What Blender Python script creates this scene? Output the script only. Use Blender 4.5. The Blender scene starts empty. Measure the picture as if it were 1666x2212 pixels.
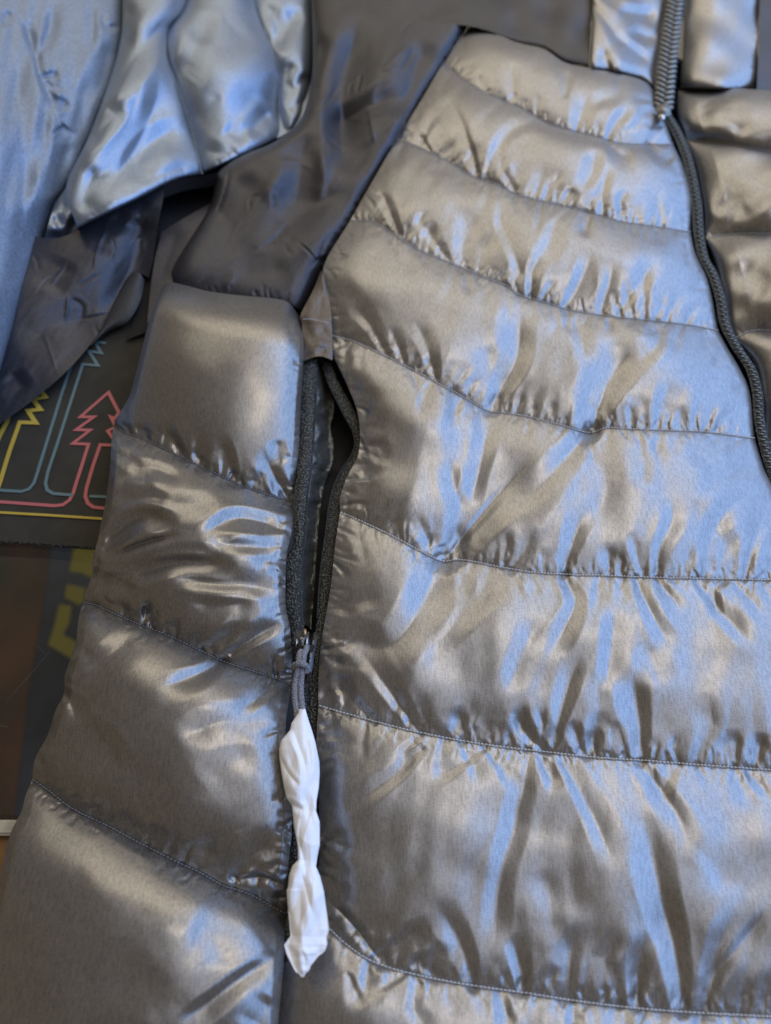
import bpy, bmesh, math, random
import numpy as np
from mathutils import Vector

random.seed(7); rng = np.random.default_rng(11)
scene = bpy.context.scene
C = bpy.context.collection
R = math.radians

# ------------------------------------------------------------------ camera
D = 0.36; PITCH = R(30); Z0 = 0.03
CAM = np.array([0.0, -D*math.sin(PITCH), Z0 + D*math.cos(PITCH)])
cam_d = bpy.data.cameras.new('camera'); cam = bpy.data.objects.new('camera', cam_d); C.objects.link(cam)
cam.location = CAM; cam.rotation_euler = (PITCH, 0, 0)
cam_d.sensor_fit = 'VERTICAL'; cam_d.sensor_height = 36; cam_d.lens = 25
cam_d.clip_start = 0.01; cam_d.clip_end = 50
cam_d.dof.use_dof = True; cam_d.dof.focus_distance = 0.325; cam_d.dof.aperture_fstop = 6.8
scene.camera = cam

# ------------------------------------------------------------------ light
w = bpy.data.worlds.new('World'); scene.world = w; w.use_nodes = True
bg = w.node_tree.nodes['Background']; bg.inputs[0].default_value = (0.27, 0.22, 0.155, 1); bg.inputs[1].default_value = 0.70

def area(name, loc, target, size, energy, col):
    l = bpy.data.lights.new(name, 'AREA'); l.shape = 'RECTANGLE'; l.size, l.size_y = size; l.energy = energy; l.color = col
    o = bpy.data.objects.new(name, l); C.objects.link(o); o.location = loc
    o.rotation_euler = (Vector(target)-Vector(loc)).to_track_quat('-Z', 'Y').to_euler()
    return o
T0 = (0, 0.1, 0.03)
area('window_light', (1.95, 0.55, 1.35), T0, (4.4, 2.1), 78, (0.26, 0.49, 1.0))
area('ceiling_light', (-0.05, 2.1, 1.40), T0, (2.8, 1.2), 17.0, (1.0, 0.90, 0.72))
area('overhead_light', (0.65, 0.25, 2.2), T0, (2.5, 1.9), 12.5, (0.86, 0.89, 1.0))
area('spot_light', (0.45, 0.80, 1.75), T0, (0.55, 0.45), 3.0, (1.0, 0.88, 0.70))
scene.view_settings.view_transform = 'Standard'; scene.view_settings.look = 'None'
scene.view_settings.exposure = 0.0; scene.view_settings.gamma = 1.0

# ------------------------------------------------------------------ helpers: where a traced point lies at height z
cP, sP = math.cos(PITCH), math.sin(PITCH)
def tdepth(v, z):
    Y = (1106.0-v)/1106*0.72
    return (CAM[2]-z)/(cP - Y*sP)
def pt(u, v, z):
    u = np.asarray(u, float); v = np.asarray(v, float)
    X = (u-833.0)/1106*0.72; Y = (1106.0-v)/1106*0.72
    t = (CAM[2]-z)/(cP - Y*sP)
    return np.stack([t*X, CAM[1]+t*(Y*cP+sP), np.broadcast_to(z, np.shape(t*X))*1.0], -1)
def kpx(v, z=0.035): return tdepth(np.asarray(v, float), z)*0.72/1106       # metres per traced unit
KC = float(kpx(1106.0))

def cr(pts, step=6.0):                                      # smooth curve through points
    p = np.array(pts, float)
    if len(p) == 2:
        n = max(2, int(np.hypot(*(p[1]-p[0]))/step)+1); s = np.linspace(0, 1, n)[:, None]
        return p[0]*(1-s)+p[1]*s
    q = np.vstack([2*p[0]-p[1], p, 2*p[-1]-p[-2]]); out = []
    for i in range(1, len(q)-2):
        n = max(1, int(np.hypot(*(q[i+1]-q[i])[:2])/step))
        for k in range(n):
            t = k/n; a, b, c, d = q[i-1], q[i], q[i+1], q[i+2]
            out.append(0.5*((2*b)+(c-a)*t+(2*a-5*b+4*c-d)*t*t+(3*b-a-3*c+d)*t**3))
    out.append(p[-1]); return np.array(out)
def resample(c, n):
    c = np.asarray(c, float); d = np.r_[0, np.cumsum(np.hypot(*np.diff(c[:, :2], axis=0).T))]
    s = np.linspace(0, d[-1], n); return np.stack([np.interp(s, d, c[:, i]) for i in range(c.shape[1])], 1)
def clen(c): return float(np.hypot(*np.diff(np.asarray(c)[:, :2], axis=0).T).sum())
def coons(top, bot, left, right, nu, nv):
    T, B, L, Rr = resample(top, nu), resample(bot, nu), resample(left, nv), resample(right, nv)
    s = np.linspace(0, 1, nu)[None, :, None]; t = np.linspace(0, 1, nv)[:, None, None]
    P = (1-t)*T[None]+t*B[None]+(1-s)*L[:, None]+s*Rr[:, None] \
        - ((1-s)*(1-t)*T[0]+s*(1-t)*T[-1]+(1-s)*t*B[0]+s*t*B[-1])
    return P[..., 0], P[..., 1], np.broadcast_to(s[..., 0], (nv, nu)), np.broadcast_to(t[..., 0], (nv, nu))

def smooth(x): x = np.clip(x, 0, 1); return x*x*(3-2*x)
def wobble(U, V, lam, n=26, seed=0, stretch=1.0, ang=0.0):
    r = np.random.default_rng(seed); z = np.zeros_like(U)
    for i in range(n):
        a = r.uniform(0, math.pi); l = lam*r.uniform(0.6, 1.7)
        kx, ky = math.cos(a)/l, math.sin(a)/l/stretch
        c, s_ = math.cos(ang), math.sin(ang)
        z += np.cos(2*math.pi*((U*c+V*s_)*kx+(-U*s_+V*c)*ky)+r.uniform(0, 6.28))
    return z/math.sqrt(n)

def fold_eval(U, V, folds, bnd=None):
    """sum of the pressed-in folds and raised ridges at (U,V), in traced units"""
    H = np.zeros_like(U); Uf, Vf, Hf = U.ravel(), V.ravel(), H.ravel()
    u0, u1, v0, v1 = U.min(), U.max(), V.min(), V.max()
    for f in folds:
        c, wd, am, mode = f
        m = wd*4.2
        a0, a1, b0, b1 = c[:, 0].min()-m, c[:, 0].max()+m, c[:, 1].min()-m, c[:, 1].max()+m
        if a1 < u0 or a0 > u1 or b1 < v0 or b0 > v1: continue
        idx = np.nonzero((Uf > a0) & (Uf < a1) & (Vf > b0) & (Vf < b1))[0]
        if not len(idx): continue
        x, y = Uf[idx], Vf[idx]
        best = np.full(len(idx), 1e9); tau = np.zeros(len(idx)); side = np.zeros(len(idx))
        L = np.r_[0, np.cumsum(np.hypot(*np.diff(c, axis=0).T))]; tot = L[-1]
        for i in range(len(c)-1):
            ax, ay = c[i]; dx, dy = c[i+1]-c[i]; l2 = dx*dx+dy*dy+1e-9
            q = np.clip(((x-ax)*dx+(y-ay)*dy)/l2, 0, 1)
            ex, ey = x-ax-q*dx, y-ay-q*dy; d = ex*ex+ey*ey
            k = d < best; best[k] = d[k]; tau[k] = ((L[i]+q*math.sqrt(l2))/tot)[k]; side[k] = (ex*dy-ey*dx)[k]
        d = np.sqrt(best)
        tau = np.clip(tau, 0, 1)
        if mode[0] == 's': tau = 1-tau
        # now tau=1 is the pinched end (unless 'b')
        if mode[0] == 'b': amp = smooth(tau/0.3)*smooth((1-tau)/0.3); ww = wd
        else: amp = smooth(tau/0.45); ww = wd*(1.15-0.65*tau**1.5); amp = amp*(1-0.35*tau**3)
        asym = 0.28*math.sin(c[0, 0]*1.7+c[-1, 1]*0.9)
        xx = d/ww*(1+asym*np.sign(side))
        if 'r' in mode: pr = 0.9*np.exp(-np.abs(xx)**1.6)
        elif 'x' in mode: pr = -np.exp(-xx*1.3)*1.1+0.35*np.exp(-((xx-1.7)/1.0)**2)
        else: pr = -np.clip(1-(np.sqrt(xx*xx+0.12)-0.3464)/2.1, 0, 1)**1.4+0.07*np.exp(-((xx-2.2)/0.9)**2)
        Hf[idx] += am*amp*pr
    return Hf.reshape(U.shape)

def FD(pts, w, a, mode='e'): return (cr(pts, 10.0), w*1.30, a*1.15, mode)
def puckers(curve, side, dens=9.0, ln=(12, 46), w=(2.2, 4.6), a=(1.0, 2.6), spread=0.5, lean=0.0, seed=0, inset=0.0):
    """little gathers the thread pulls into the cloth on one side of a seam"""
    r = np.random.default_rng(seed); c = cr(curve, 4.0); L = clen(c); out = []; s = r.uniform(0, dens)
    d = np.r_[0, np.cumsum(np.hypot(*np.diff(c, axis=0).T))]
    while s < L:
        p = np.array([np.interp(s, d, c[:, 0]), np.interp(s, d, c[:, 1])])
        q = np.array([np.interp(min(s+4, L), d, c[:, 0]), np.interp(min(s+4, L), d, c[:, 1])])
        g = q-p; g /= (np.hypot(*g)+1e-9); n = np.array([g[1], -g[0]])*side
        if side > 0 and n[1] > 0 and abs(n[1]) > abs(n[0]): n = -n
        sc = KC/float(kpx(p[1])); ang = r.normal(lean, spread)
        dr = np.array([n[0]*math.cos(ang)-n[1]*math.sin(ang), n[0]*math.sin(ang)+n[1]*math.cos(ang)])
        l = math.exp(r.uniform(math.log(ln[0]), math.log(ln[1])))*sc
        bend = np.array([-dr[1], dr[0]])*r.normal(0, 0.10)*l
        wd = r.uniform(*w)*sc*(0.7+0.3*l/sc/30)
        out.append((np.array([p+dr*l, p+dr*l*0.55+bend, p+dr*inset]), wd, r.uniform(*a)*r.choice([0.35, 0.6, 0.95])*sc*(0.75+0.3*l/sc/30), 'e'))
        s += dens*sc*r.uniform(0.45, 1.6)
    return out

# ------------------------------------------------------------------ materials
def mat(name, base, metallic=0.0, rough=0.5, **kw):
    m = bpy.data.materials.new(name); m.use_nodes = True; nt = m.node_tree; b = nt.nodes['Principled BSDF']
    b.inputs['Base Color'].default_value = (*base, 1); b.inputs['Metallic'].default_value = metallic; b.inputs['Roughness'].default_value = rough
    for k_, v_ in kw.items(): b.inputs[k_].default_value = v_
    return m, nt, b
def cloth_mat(name, base, metallic, rough, grain=0.35, weave=0.25, fleck=0.5, coat=0.0, tint=None, soft=1.0):
    m, nt, b = mat(name, base, metallic, rough)
    N = nt.nodes; L = nt.links
    tc = N.new('ShaderNodeTexCoord')
    mp = N.new('ShaderNodeMapping'); mp.inputs['Scale'].default_value = (1.0, 0.14, 0.4); L.new(tc.outputs['Object'], mp.inputs[0])
    n1 = N.new('ShaderNodeTexNoise'); n1.inputs['Scale'].default_value = 1900; n1.inputs['Detail'].default_value = 2; L.new(mp.outputs[0], n1.inputs['Vector'])
    mp2 = N.new('ShaderNodeMapping'); mp2.inputs['Scale'].default_value = (0.3, 1.0, 0.5); L.new(tc.outputs['Object'], mp2.inputs[0])
    n2 = N.new('ShaderNodeTexNoise'); n2.inputs['Scale'].default_value = 2400; n2.inputs['Detail'].default_value = 1; L.new(mp2.outputs[0], n2.inputs['Vector'])
    n3 = N.new('ShaderNodeTexNoise'); n3.inputs['Scale'].default_value = 38; n3.inputs['Detail'].default_value = 4; L.new(tc.outputs['Object'], n3.inputs['Vector'])
    add = N.new('ShaderNodeMath'); add.operation = 'MULTIPLY_ADD'; add.inputs[1].default_value = 0.7
    L.new(n2.outputs[0], add.inputs[0]); L.new(n1.outputs[0], add.inputs[2])
    # woven colour: dark warp, pale weft flecks
    rmp = N.new('ShaderNodeValToRGB'); e = rmp.color_ramp.elements
    e[0].position = 0.60; e[0].color = tuple(c*(1-fleck*0.55) for c in base)+(1,)
    t2 = tint or base
    e[1].position = 1.08; e[1].color = tuple(min(1, c*(1+fleck*0.9)) for c in t2)+(1,)
    L.new(add.outputs[0], rmp.inputs[0]); L.new(rmp.outputs[0], b.inputs['Base Color'])
    rr = N.new('ShaderNodeMapRange'); rr.inputs['From Min'].default_value = 0.3; rr.inputs['From Max'].default_value = 0.7
    rr.inputs['To Min'].default_value = rough*0.95; rr.inputs['To Max'].default_value = rough*1.05
    L.new(n3.outputs[0], rr.inputs[0]); L.new(rr.outputs[0], b.inputs['Roughness'])
    bp = N.new('ShaderNodeBump'); bp.inputs['Strength'].default_value = grain; bp.inputs['Distance'].default_value = 0.00022
    L.new(add.outputs[0], bp.inputs['Height'])
    n4 = N.new('ShaderNodeTexNoise'); n4.inputs['Scale'].default_value = 150; n4.inputs['Detail'].default_value = 4; n4.inputs['Roughness'].default_value = 0.6; L.new(tc.outputs['Object'], n4.inputs['Vector'])
    bp2 = N.new('ShaderNodeBump'); bp2.inputs['Strength'].default_value = weave; bp2.inputs['Distance'].default_value = 0.0012*soft
    L.new(n4.outputs[0], bp2.inputs['Height']); L.new(bp.outputs[0], bp2.inputs['Normal']); L.new(bp2.outputs[0], b.inputs['Normal'])
    if coat: b.inputs['Coat Weight'].default_value = coat; b.inputs['Coat Roughness'].default_value = 0.25
    return m
M = {}
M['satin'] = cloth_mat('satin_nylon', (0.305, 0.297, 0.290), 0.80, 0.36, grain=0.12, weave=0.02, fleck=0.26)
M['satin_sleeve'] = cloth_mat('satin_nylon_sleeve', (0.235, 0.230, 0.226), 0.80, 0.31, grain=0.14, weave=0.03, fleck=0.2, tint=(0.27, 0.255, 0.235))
M['satin_blue_lit'] = cloth_mat('grey_nylon_blue_lit', (0.25, 0.295, 0.36), 0.72, 0.40, grain=0.15, weave=0.03, fleck=0.2)  # grey nylon with the window's blue light mixed into its base colour
M['dark'] = cloth_mat('charcoal_nylon', (0.043, 0.042, 0.048), 0.48, 0.42, grain=0.30, weave=0.10, fleck=0.35)
M['pale'] = cloth_mat('pale_nylon_blue_lit', (0.20, 0.245, 0.31), 0.35, 0.48, grain=0.5, weave=0.05, fleck=0.35)  # blue of the window light is painted into this cloth's colour
M['lining'] = cloth_mat('grey_lining', (0.10, 0.10, 0.088), 0.5, 0.36, grain=0.3, weave=0.3, fleck=0.3)
M['lining_dark'] = cloth_mat('dark_lining', (0.035, 0.035, 0.036), 0.1, 0.6)
M['facing'] = cloth_mat('facing_nylon', (0.115, 0.098, 0.085), 0.6, 0.42, grain=0.4, weave=0.3, fleck=0.3)

def knit_mat(name, a, b_, scale=1100, rough=0.75):
    m, nt, b = mat(name, a, 0.0, rough); N = nt.nodes; L = nt.links
    tc = N.new('ShaderNodeTexCoord'); vo = N.new('ShaderNodeTexVoronoi'); vo.inputs['Scale'].default_value = scale; L.new(tc.outputs['Object'], vo.inputs['Vector'])
    r = N.new('ShaderNodeValToRGB'); r.color_ramp.elements[0].color = (*b_, 1); r.color_ramp.elements[1].color = (*a, 1)
    r.color_ramp.elements[0].position = 0.05; r.color_ramp.elements[1].position = 0.5
    L.new(vo.outputs['Distance'], r.inputs[0]); L.new(r.outputs[0], b.inputs['Base Color'])
    bp = N.new('ShaderNodeBump'); bp.inputs['Strength'].default_value = 1.0; bp.inputs['Distance'].default_value = 0.0006; bp.invert = True
    L.new(vo.outputs['Distance'], bp.inputs['Height']); L.new(bp.outputs[0], b.inputs['Normal'])
    return m
M['tape'] = knit_mat('zip_tape_knit', (0.012, 0.013, 0.012), (0.22, 0.225, 0.19), 1000, 0.6)
M['cord'] = knit_mat('cord_braid', (0.20, 0.20, 0.22), (0.52, 0.52, 0.55), 1500, 0.6)
M['thread'] = mat('thread', (0.58, 0.58, 0.58), 0.0, 0.45)[0]
M['thread_dark'] = mat('thread_dark', (0.20, 0.20, 0.20), 0.0, 0.45)[0]
M['tooth'] = mat('zip_tooth', (0.10, 0.10, 0.095), 0.6, 0.28)[0]
M['tooth_grey'] = mat('zip_tooth_grey', (0.24, 0.24, 0.21), 0.6, 0.34)[0]
M['tooth_light'] = mat('zip_tooth_light', (0.30, 0.30, 0.28), 0.5, 0.35)[0]
M['enamel'] = mat('black_enamel', (0.010, 0.010, 0.012), 0.0, 0.12, **{'Coat Weight': 1.0, 'Coat Roughness': 0.05})[0]
M['brass'] = mat('brass', (0.75, 0.48, 0.22), 1.0, 0.22)[0]
M['steel'] = mat('steel', (0.72, 0.70, 0.62), 1.0, 0.28)[0]
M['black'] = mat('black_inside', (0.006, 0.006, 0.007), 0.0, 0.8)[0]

def tag(o, label=None, cat=None, group=None, kind=None):
    if label: o['label'] = label
    if cat: o['category'] = cat
    if group: o['group'] = group
    if kind: o['kind'] = kind
    return o
def empty(name, loc): o = bpy.data.objects.new(name, None); C.objects.link(o); o.location = loc; o.empty_display_size = 0.01; return o
def mesh_obj(name, verts, faces, m, parent=None, smooth_=True):
    me = bpy.data.meshes.new(name); verts = np.asarray(verts, np.float32)
    if isinstance(faces, np.ndarray):
        nf, k_ = faces.shape
        me.vertices.add(len(verts)); me.vertices.foreach_set('co', verts.ravel())
        me.loops.add(nf*k_); me.loops.foreach_set('vertex_index', faces.astype(np.int32).ravel())
        me.polygons.add(nf); me.polygons.foreach_set('loop_start', np.arange(0, nf*k_, k_, dtype=np.int32))
        me.update(calc_edges=True)
    else: me.from_pydata([tuple(map(float, v)) for v in verts], [], faces); me.update()
    if smooth_: me.polygons.foreach_set('use_smooth', np.ones(len(me.polygons), bool))
    me.materials.append(m); o = bpy.data.objects.new(name, me); C.objects.link(o)
    if parent: o.parent = parent; o.matrix_parent_inverse = parent.matrix_world.inverted()
    return o
def grid_faces(nv, nu, off=0):
    i = np.arange(nv-1)[:, None]*nu+np.arange(nu-1)[None, :]; i = i.ravel()+off
    return np.stack([i, i+nu, i+nu+1, i+1], 1)
def grid_obj(name, U, V, Z, m, parent=None, hem=0.0, solid=0.0):
    """cloth panel; hem turns its rim under by that many metres so that it has an edge with depth"""
    P = pt(U, V, Z); nv, nu = U.shape; verts = P.reshape(-1, 3); faces = grid_faces(nv, nu)
    if hem > 0:
        ring = np.concatenate([np.arange(nu), np.arange(1, nv)*nu+nu-1, (nv-1)*nu+np.arange(nu-2, -1, -1), np.arange(nv-2, 0, -1)*nu])
        uu, vv, zz = U.ravel()[ring], V.ravel()[ring], Z.ravel()[ring]
        cu, cv = U.mean(), V.mean()
        dx, dy = cu-uu, cv-vv; l = np.hypot(dx, dy)+1e-6
        base = len(verts); rows = [base+np.arange(len(ring))]; verts = np.vstack([verts, pt(uu, vv, zz)]); base += len(ring)
        for a, b in ((0.35, 0.8), (1.0, 2.0)):
            q = pt(uu+dx/l*b, vv+dy/l*b, np.maximum(zz-hem*a, 0.0006)); rows.append(base+np.arange(len(ring))); verts = np.vstack([verts, q]); base += len(ring)
        for r0, r1 in zip(rows[:-1], rows[1:]):
            faces = np.vstack([faces, np.stack([r0, np.roll(r0, -1), np.roll(r1, -1), r1], 1)])
    return mesh_obj(name, verts, faces, m, parent)

def seam_line(name, row, zrow, parent, m, step=6.6, ln=6.3, rad=1.25, lift=0.0006, jitter=0.25, start=0, skip=0.0):
    """one row of stitches: every stitch a short bent capsule"""
    row = np.column_stack([row, zrow]); L = clen(row); d = np.r_[0, np.cumsum(np.hypot(*np.diff(row[:, :2], axis=0).T))]
    V_, F_ = [], []; s = start
    while s < L:
        p = [np.interp(s, d, row[:, i]) for i in range(3)]
        sc = KC/float(kpx(p[1])); l = ln*sc
        q = [np.interp(min(s+l, L), d, row[:, i]) for i in range(3)]
        jit = random.uniform(-jitter, jitter)*sc
        a = pt(p[0], p[1]+jit, p[2]+lift); b = pt(q[0], q[1]-jit-0.6*sc, q[2]+lift); mid = (a+b)/2+np.array([0, 0, 0.00022])
        t = b-a; tl = np.linalg.norm(t)+1e-9; t /= tl; n = np.cross(t, [0, 0, 1]); n /= np.linalg.norm(n)+1e-9; up = np.cross(n, t); r = rad*KC
        base = len(V_)
        for c_, rr in ((a, .35), (a*.7+mid*.3, .95), (mid, 1.1), (b*.7+mid*.3, .95), (b, .35)):
            for k in range(5):
                an = k*2*math.pi/5; V_.append(c_+r*rr*(n*math.cos(an)+up*math.sin(an)))
        for i in range(4):
            for k in range(5): F_.append((base+i*5+k, base+i*5+(k+1) % 5, base+i*5+5+(k+1) % 5, base+i*5+5+k))
        s += step*sc*random.uniform(0.93, 1.07)
    o = mesh_obj(name, V_, np.array(F_), m, parent); o['kind'] = 'stuff'; return o

def tube(name, path, rad, m, parent=None, n=10, z=True, caps=True, flat=1.0):
    """path: world points; rad: metres or list"""
    path = np.asarray(path, float); k = len(path); rad = np.broadcast_to(rad, (k,)); V_ = []
    tan = np.gradient(path, axis=0)
    for i in range(k):
        t = tan[i]/(np.linalg.norm(tan[i])+1e-12); nn = np.cross(t, [0, 0, 1.0])
        if np.linalg.norm(nn) < 0.05: nn = np.cross(t, [0, 1.0, 0])
        nn /= np.linalg.norm(nn); up = np.cross(nn, t)
        for j in range(n):
            a = 2*math.pi*j/n; V_.append(path[i]+rad[i]*(nn*math.cos(a)+up*math.sin(a)*flat))
    F_ = [(i*n+j, i*n+(j+1) % n, (i+1)*n+(j+1) % n, (i+1)*n+j) for i in range(k-1) for j in range(n)]
    if caps: F_ += [tuple(range(n))[::-1], tuple((k-1)*n+j for j in range(n))]
    return mesh_obj(name, V_, F_, m, parent)

def prof(t, tp=0.42, p=2.2, e=0.85):
    x = np.where(t < tp, (tp-t)/tp, (t-tp)/(1-tp)); return (1-np.clip(x, 0, 1)**p)**e
def roll(dm, Rr):                                            # rounded drop towards a free edge, 0..1
    x = np.clip(1-dm/Rr, 0, 1); return 1-np.sqrt(np.clip(1-x**2.2, 0, 1))

# ================================================================== THE MAIN JACKET
jacket = tag(empty('puffer_jacket', (0.0, 0.0, 0.0)), 'shiny taupe grey quilted puffer jacket with open side zip lying across the whole table', 'jacket')

# ---- traced seams of the body, top to bottom
LB = [(1015, 56), (957, 136), (905, 225), (857, 301), (800, 400), (757, 476), (700, 574), (708, 640), (717, 725), (722, 770), (745, 820), (771, 885),
      (778, 940), (773, 985), (750, 1030), (735, 1075), (735, 1106), (724, 1180), (714, 1271), (697, 1371), (691, 1418), (688, 1480), (688, 1524), (684, 1604), (689, 1700), (689, 1867),
      (672, 1950), (648, 2030), (614, 2096), (601, 2212), (585, 2420)]
RB = [(1420, 205), (1431, 245), (1455, 311), (1476, 360), (1493, 430), (1493, 501), (1503, 548), (1527, 600), (1540, 650), (1552, 714), (1572, 752), (1600, 800), (1620, 850), (1631, 947),
      (1650, 1010), (1680, 1080), (1720, 1253), (1740, 1665), (1750, 2200), (1755, 2440)]
S = [
 [(1015, 56), (1060, 68), (1115, 92), (1176, 107), (1219, 134), (1270, 147), (1327, 157), (1391, 175), (1420, 205)],
 [(957, 136), (997, 168), (1043, 197), (1090, 218), (1137, 240), (1187, 268), (1241, 283), (1284, 293), (1337, 308), (1391, 311), (1455, 311)],
 [(857, 301), (900, 315), (929, 329), (972, 351), (1018, 379), (1072, 397), (1119, 420), (1169, 433), (1230, 447), (1298, 465), (1341, 478), (1427, 490), (1493, 501)],
 [(757, 476), (807, 480), (853, 508), (900, 537), (950, 558), (1004, 580), (1050, 600), (1093, 617), (1123, 637), (1176, 653), (1241, 671), (1298, 680), (1355, 687), (1445, 696), (1499, 703), (1552, 714)],
 [(717, 725), (757, 735), (793, 750), (846, 775), (900, 803), (954, 832), (1007, 861), (1054, 887), (1087, 891), (1141, 900), (1212, 918), (1273, 935), (1312, 924), (1373, 927), (1463, 930), (1534, 934), (1631, 947)],
 [(735, 1106), (793, 1132), (846, 1157), (893, 1182), (954, 1212), (990, 1209), (1043, 1217), (1069, 1223), (1141, 1235), (1223, 1241), (1302, 1243), (1391, 1247), (1534, 1250), (1666, 1253), (1720, 1253)],
 [(688, 1524), (728, 1536), (793, 1554), (846, 1568), (900, 1581), (990, 1599), (1069, 1611), (1176, 1624), (1284, 1636), (1391, 1643), (1534, 1654), (1666, 1663), (1740, 1665)],
 [(672, 1950), (700, 1992), (742, 2035), (793, 2071), (846, 2092), (918, 2110), (990, 2124), (1069, 2136), (1141, 2146), (1230, 2160), (1338, 2174), (1463, 2185), (1666, 2196), (1750, 2200)],
 [(585, 2420), (700, 2460), (900, 2540), (1200, 2600), (1755, 2660)],
]
RB[-1] = (1755, 2660)
def cut(B, a, b):
    B = [tuple(p) for p in B]; i = min(range(len(B)), key=lambda k: math.hypot(B[k][0]-a[0], B[k][1]-a[1])); j = min(range(len(B)), key=lambda k: math.hypot(B[k][0]-b[0], B[k][1]-b[1]))
    return cr([a]+B[i+1:j]+[b], 4.0)

F_ = []   # traced folds of the body front: (points, half width, depth, mode)
def f(*a, **k): F_.append(FD(*a, **k))
# row 0-1
f([(1105, 130), (1108, 170), (1111, 212)], 8, 5); f([(1226, 143), (1226, 175), (1222, 205)], 7, 4)
f([(1275, 190), (1258, 235), (1246, 282)], 8, 7); f([(1355, 208), (1310, 214), (1278, 232), (1262, 285)], 8, 5)
f([(1375, 228), (1335, 258), (1312, 304)], 8, 7); f([(1402, 250), (1372, 270), (1350, 284)], 7, 4); f([(1431, 262), (1415, 288), (1398, 312)], 6, 5)
f([(1022, 160), (1040, 176), (1052, 198)], 6, 3); f([(1160, 195), (1162, 225), (1160, 250)], 6, 3)
# row 1-2
f([(946, 180), (990, 251), (1016, 322), (1030, 372)], 8, 7); f([(885, 262), (905, 292), (929, 326)], 6, 4)
f([(1215, 262), (1130, 270), (1085, 305), (1083, 355), (1112, 410)], 8, 5, 'e'); f([(1288, 318), (1277, 376), (1255, 416)], 9, 7, 'b')
f([(1325, 320), (1345, 336), (1372, 334)], 10, 6, 's'); f([(1396, 312), (1425, 338), (1459, 358)], 7, 5, 's')
f([(1222, 362), (1192, 400), (1180, 430)], 6, 5); f([(1240, 400), (1222, 440)], 5, 4)
f([(1318, 350), (1303, 405), (1303, 466)], 8, 7); f([(1359, 437), (1363, 476)], 5, 4); f([(1421, 430), (1430, 488)], 6, 5)
# row 2-3
f([(808, 380), (838, 447), (862, 505)], 7, 6); f([(895, 455), (930, 510), (963, 556)], 7, 5); f([(1045, 425), (1022, 500), (1005, 575)], 13, 7)
f([(1090, 412), (1080, 465), (1098, 519), (1120, 573), (1131, 634)], 8, 6, 'b'); f([(1268, 462), (1262, 519)], 9, 6, 's')
f([(1180, 535), (1155, 578), (1146, 640)], 8, 7); f([(1285, 535), (1259, 596), (1222, 664)], 11, 9); f([(1322, 548), (1316, 613), (1297, 676)], 9, 8)
f([(1430, 545), (1380, 613), (1338, 678)], 10, 7); f([(1474, 622), (1441, 692)], 7, 6); f([(1516, 645), (1486, 698)], 6, 5)
f([(1200, 470), (1190, 520), (1165, 560)], 10, 4, 'b'); f([(960, 440), (1000, 470), (1010, 520)], 14, 3.5, 'b')
# row 3-4
f([(756, 650), (800, 703), (832, 762)], 8, 6); f([(842, 700), (857, 742), (872, 780)], 7, 6); f([(884, 678), (918, 735), (940, 815)], 9, 7)
f([(1145, 648), (1122, 700), (1119, 770), (1092, 828), (1064, 884)], 14, 15); f([(1232, 672), (1259, 742), (1262, 800)], 9, 5, 'b')
f([(1392, 722), (1330, 800), (1292, 878), (1277, 932)], 21, 20); f([(1405, 685), (1425, 728), (1402, 764), (1368, 782)], 11, 7, 'b')
f([(1458, 812), (1428, 875), (1419, 924)], 11, 8); f([(1526, 858), (1502, 900), (1496, 928)], 8, 5); f([(1592, 878), (1546, 930)], 8, 6); f([(1363, 868), (1363, 922)], 6, 5)
f([(1045, 740), (1062, 790), (1050, 850)], 14, 4, 'b'); f([(760, 820), (775, 860), (790, 905)], 12, 4, 'b')
# row 4-5
f([(1200, 950), (1141, 1004), (1087, 1058), (1020, 1140), (960, 1213)], 26, 22, 'e'); f([(1120, 1022), (1040, 1112), (960, 1212)], 5, 5, 'e'); f([(1278, 928), (1225, 985), (1185, 1035), (1110, 1125), (1085, 1150)], 17, 15, 's')
f([(1380, 950), (1392, 1005), (1384, 1060)], 10, 5, 'b'); f([(1452, 1060), (1452, 1120), (1425, 1185), (1419, 1243)], 10, 9)
f([(1648, 978), (1570, 1032), (1500, 1065)], 12, 6, 'b'); f([(1630, 1045), (1570, 1106), (1538, 1157), (1523, 1246)], 12, 10); f([(1662, 1085), (1627, 1175), (1611, 1248)], 9, 8)
f([(1274, 1085), (1243, 1150), (1220, 1238)], 11, 9); f([(1364, 1140), (1385, 1240)], 8, 6); f([(972, 985), (979, 1043), (1004, 1118)], 9, 6, 'b')
f([(1062, 900), (1042, 985), (1010, 1108)], 10, 9, 'b'); f([(895, 1100), (928, 1180)], 8, 5); f([(850, 1110), (866, 1168)], 7, 5)
f([(782, 932), (836, 900)], 8, 4, 's'); f([(783, 975), (812, 962), (842, 952)], 8, 6, 's'); f([(760, 1006), (785, 1016), (806, 1020)], 8, 8, 's'); f([(790, 905), (800, 860), (806, 830)], 8, 4, 's')
f([(1300, 990), (1310, 1060), (1280, 1130)], 15, 4, 'b'); f([(1480, 960), (1530, 1000), (1545, 1050)], 12, 4, 'b')
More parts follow.
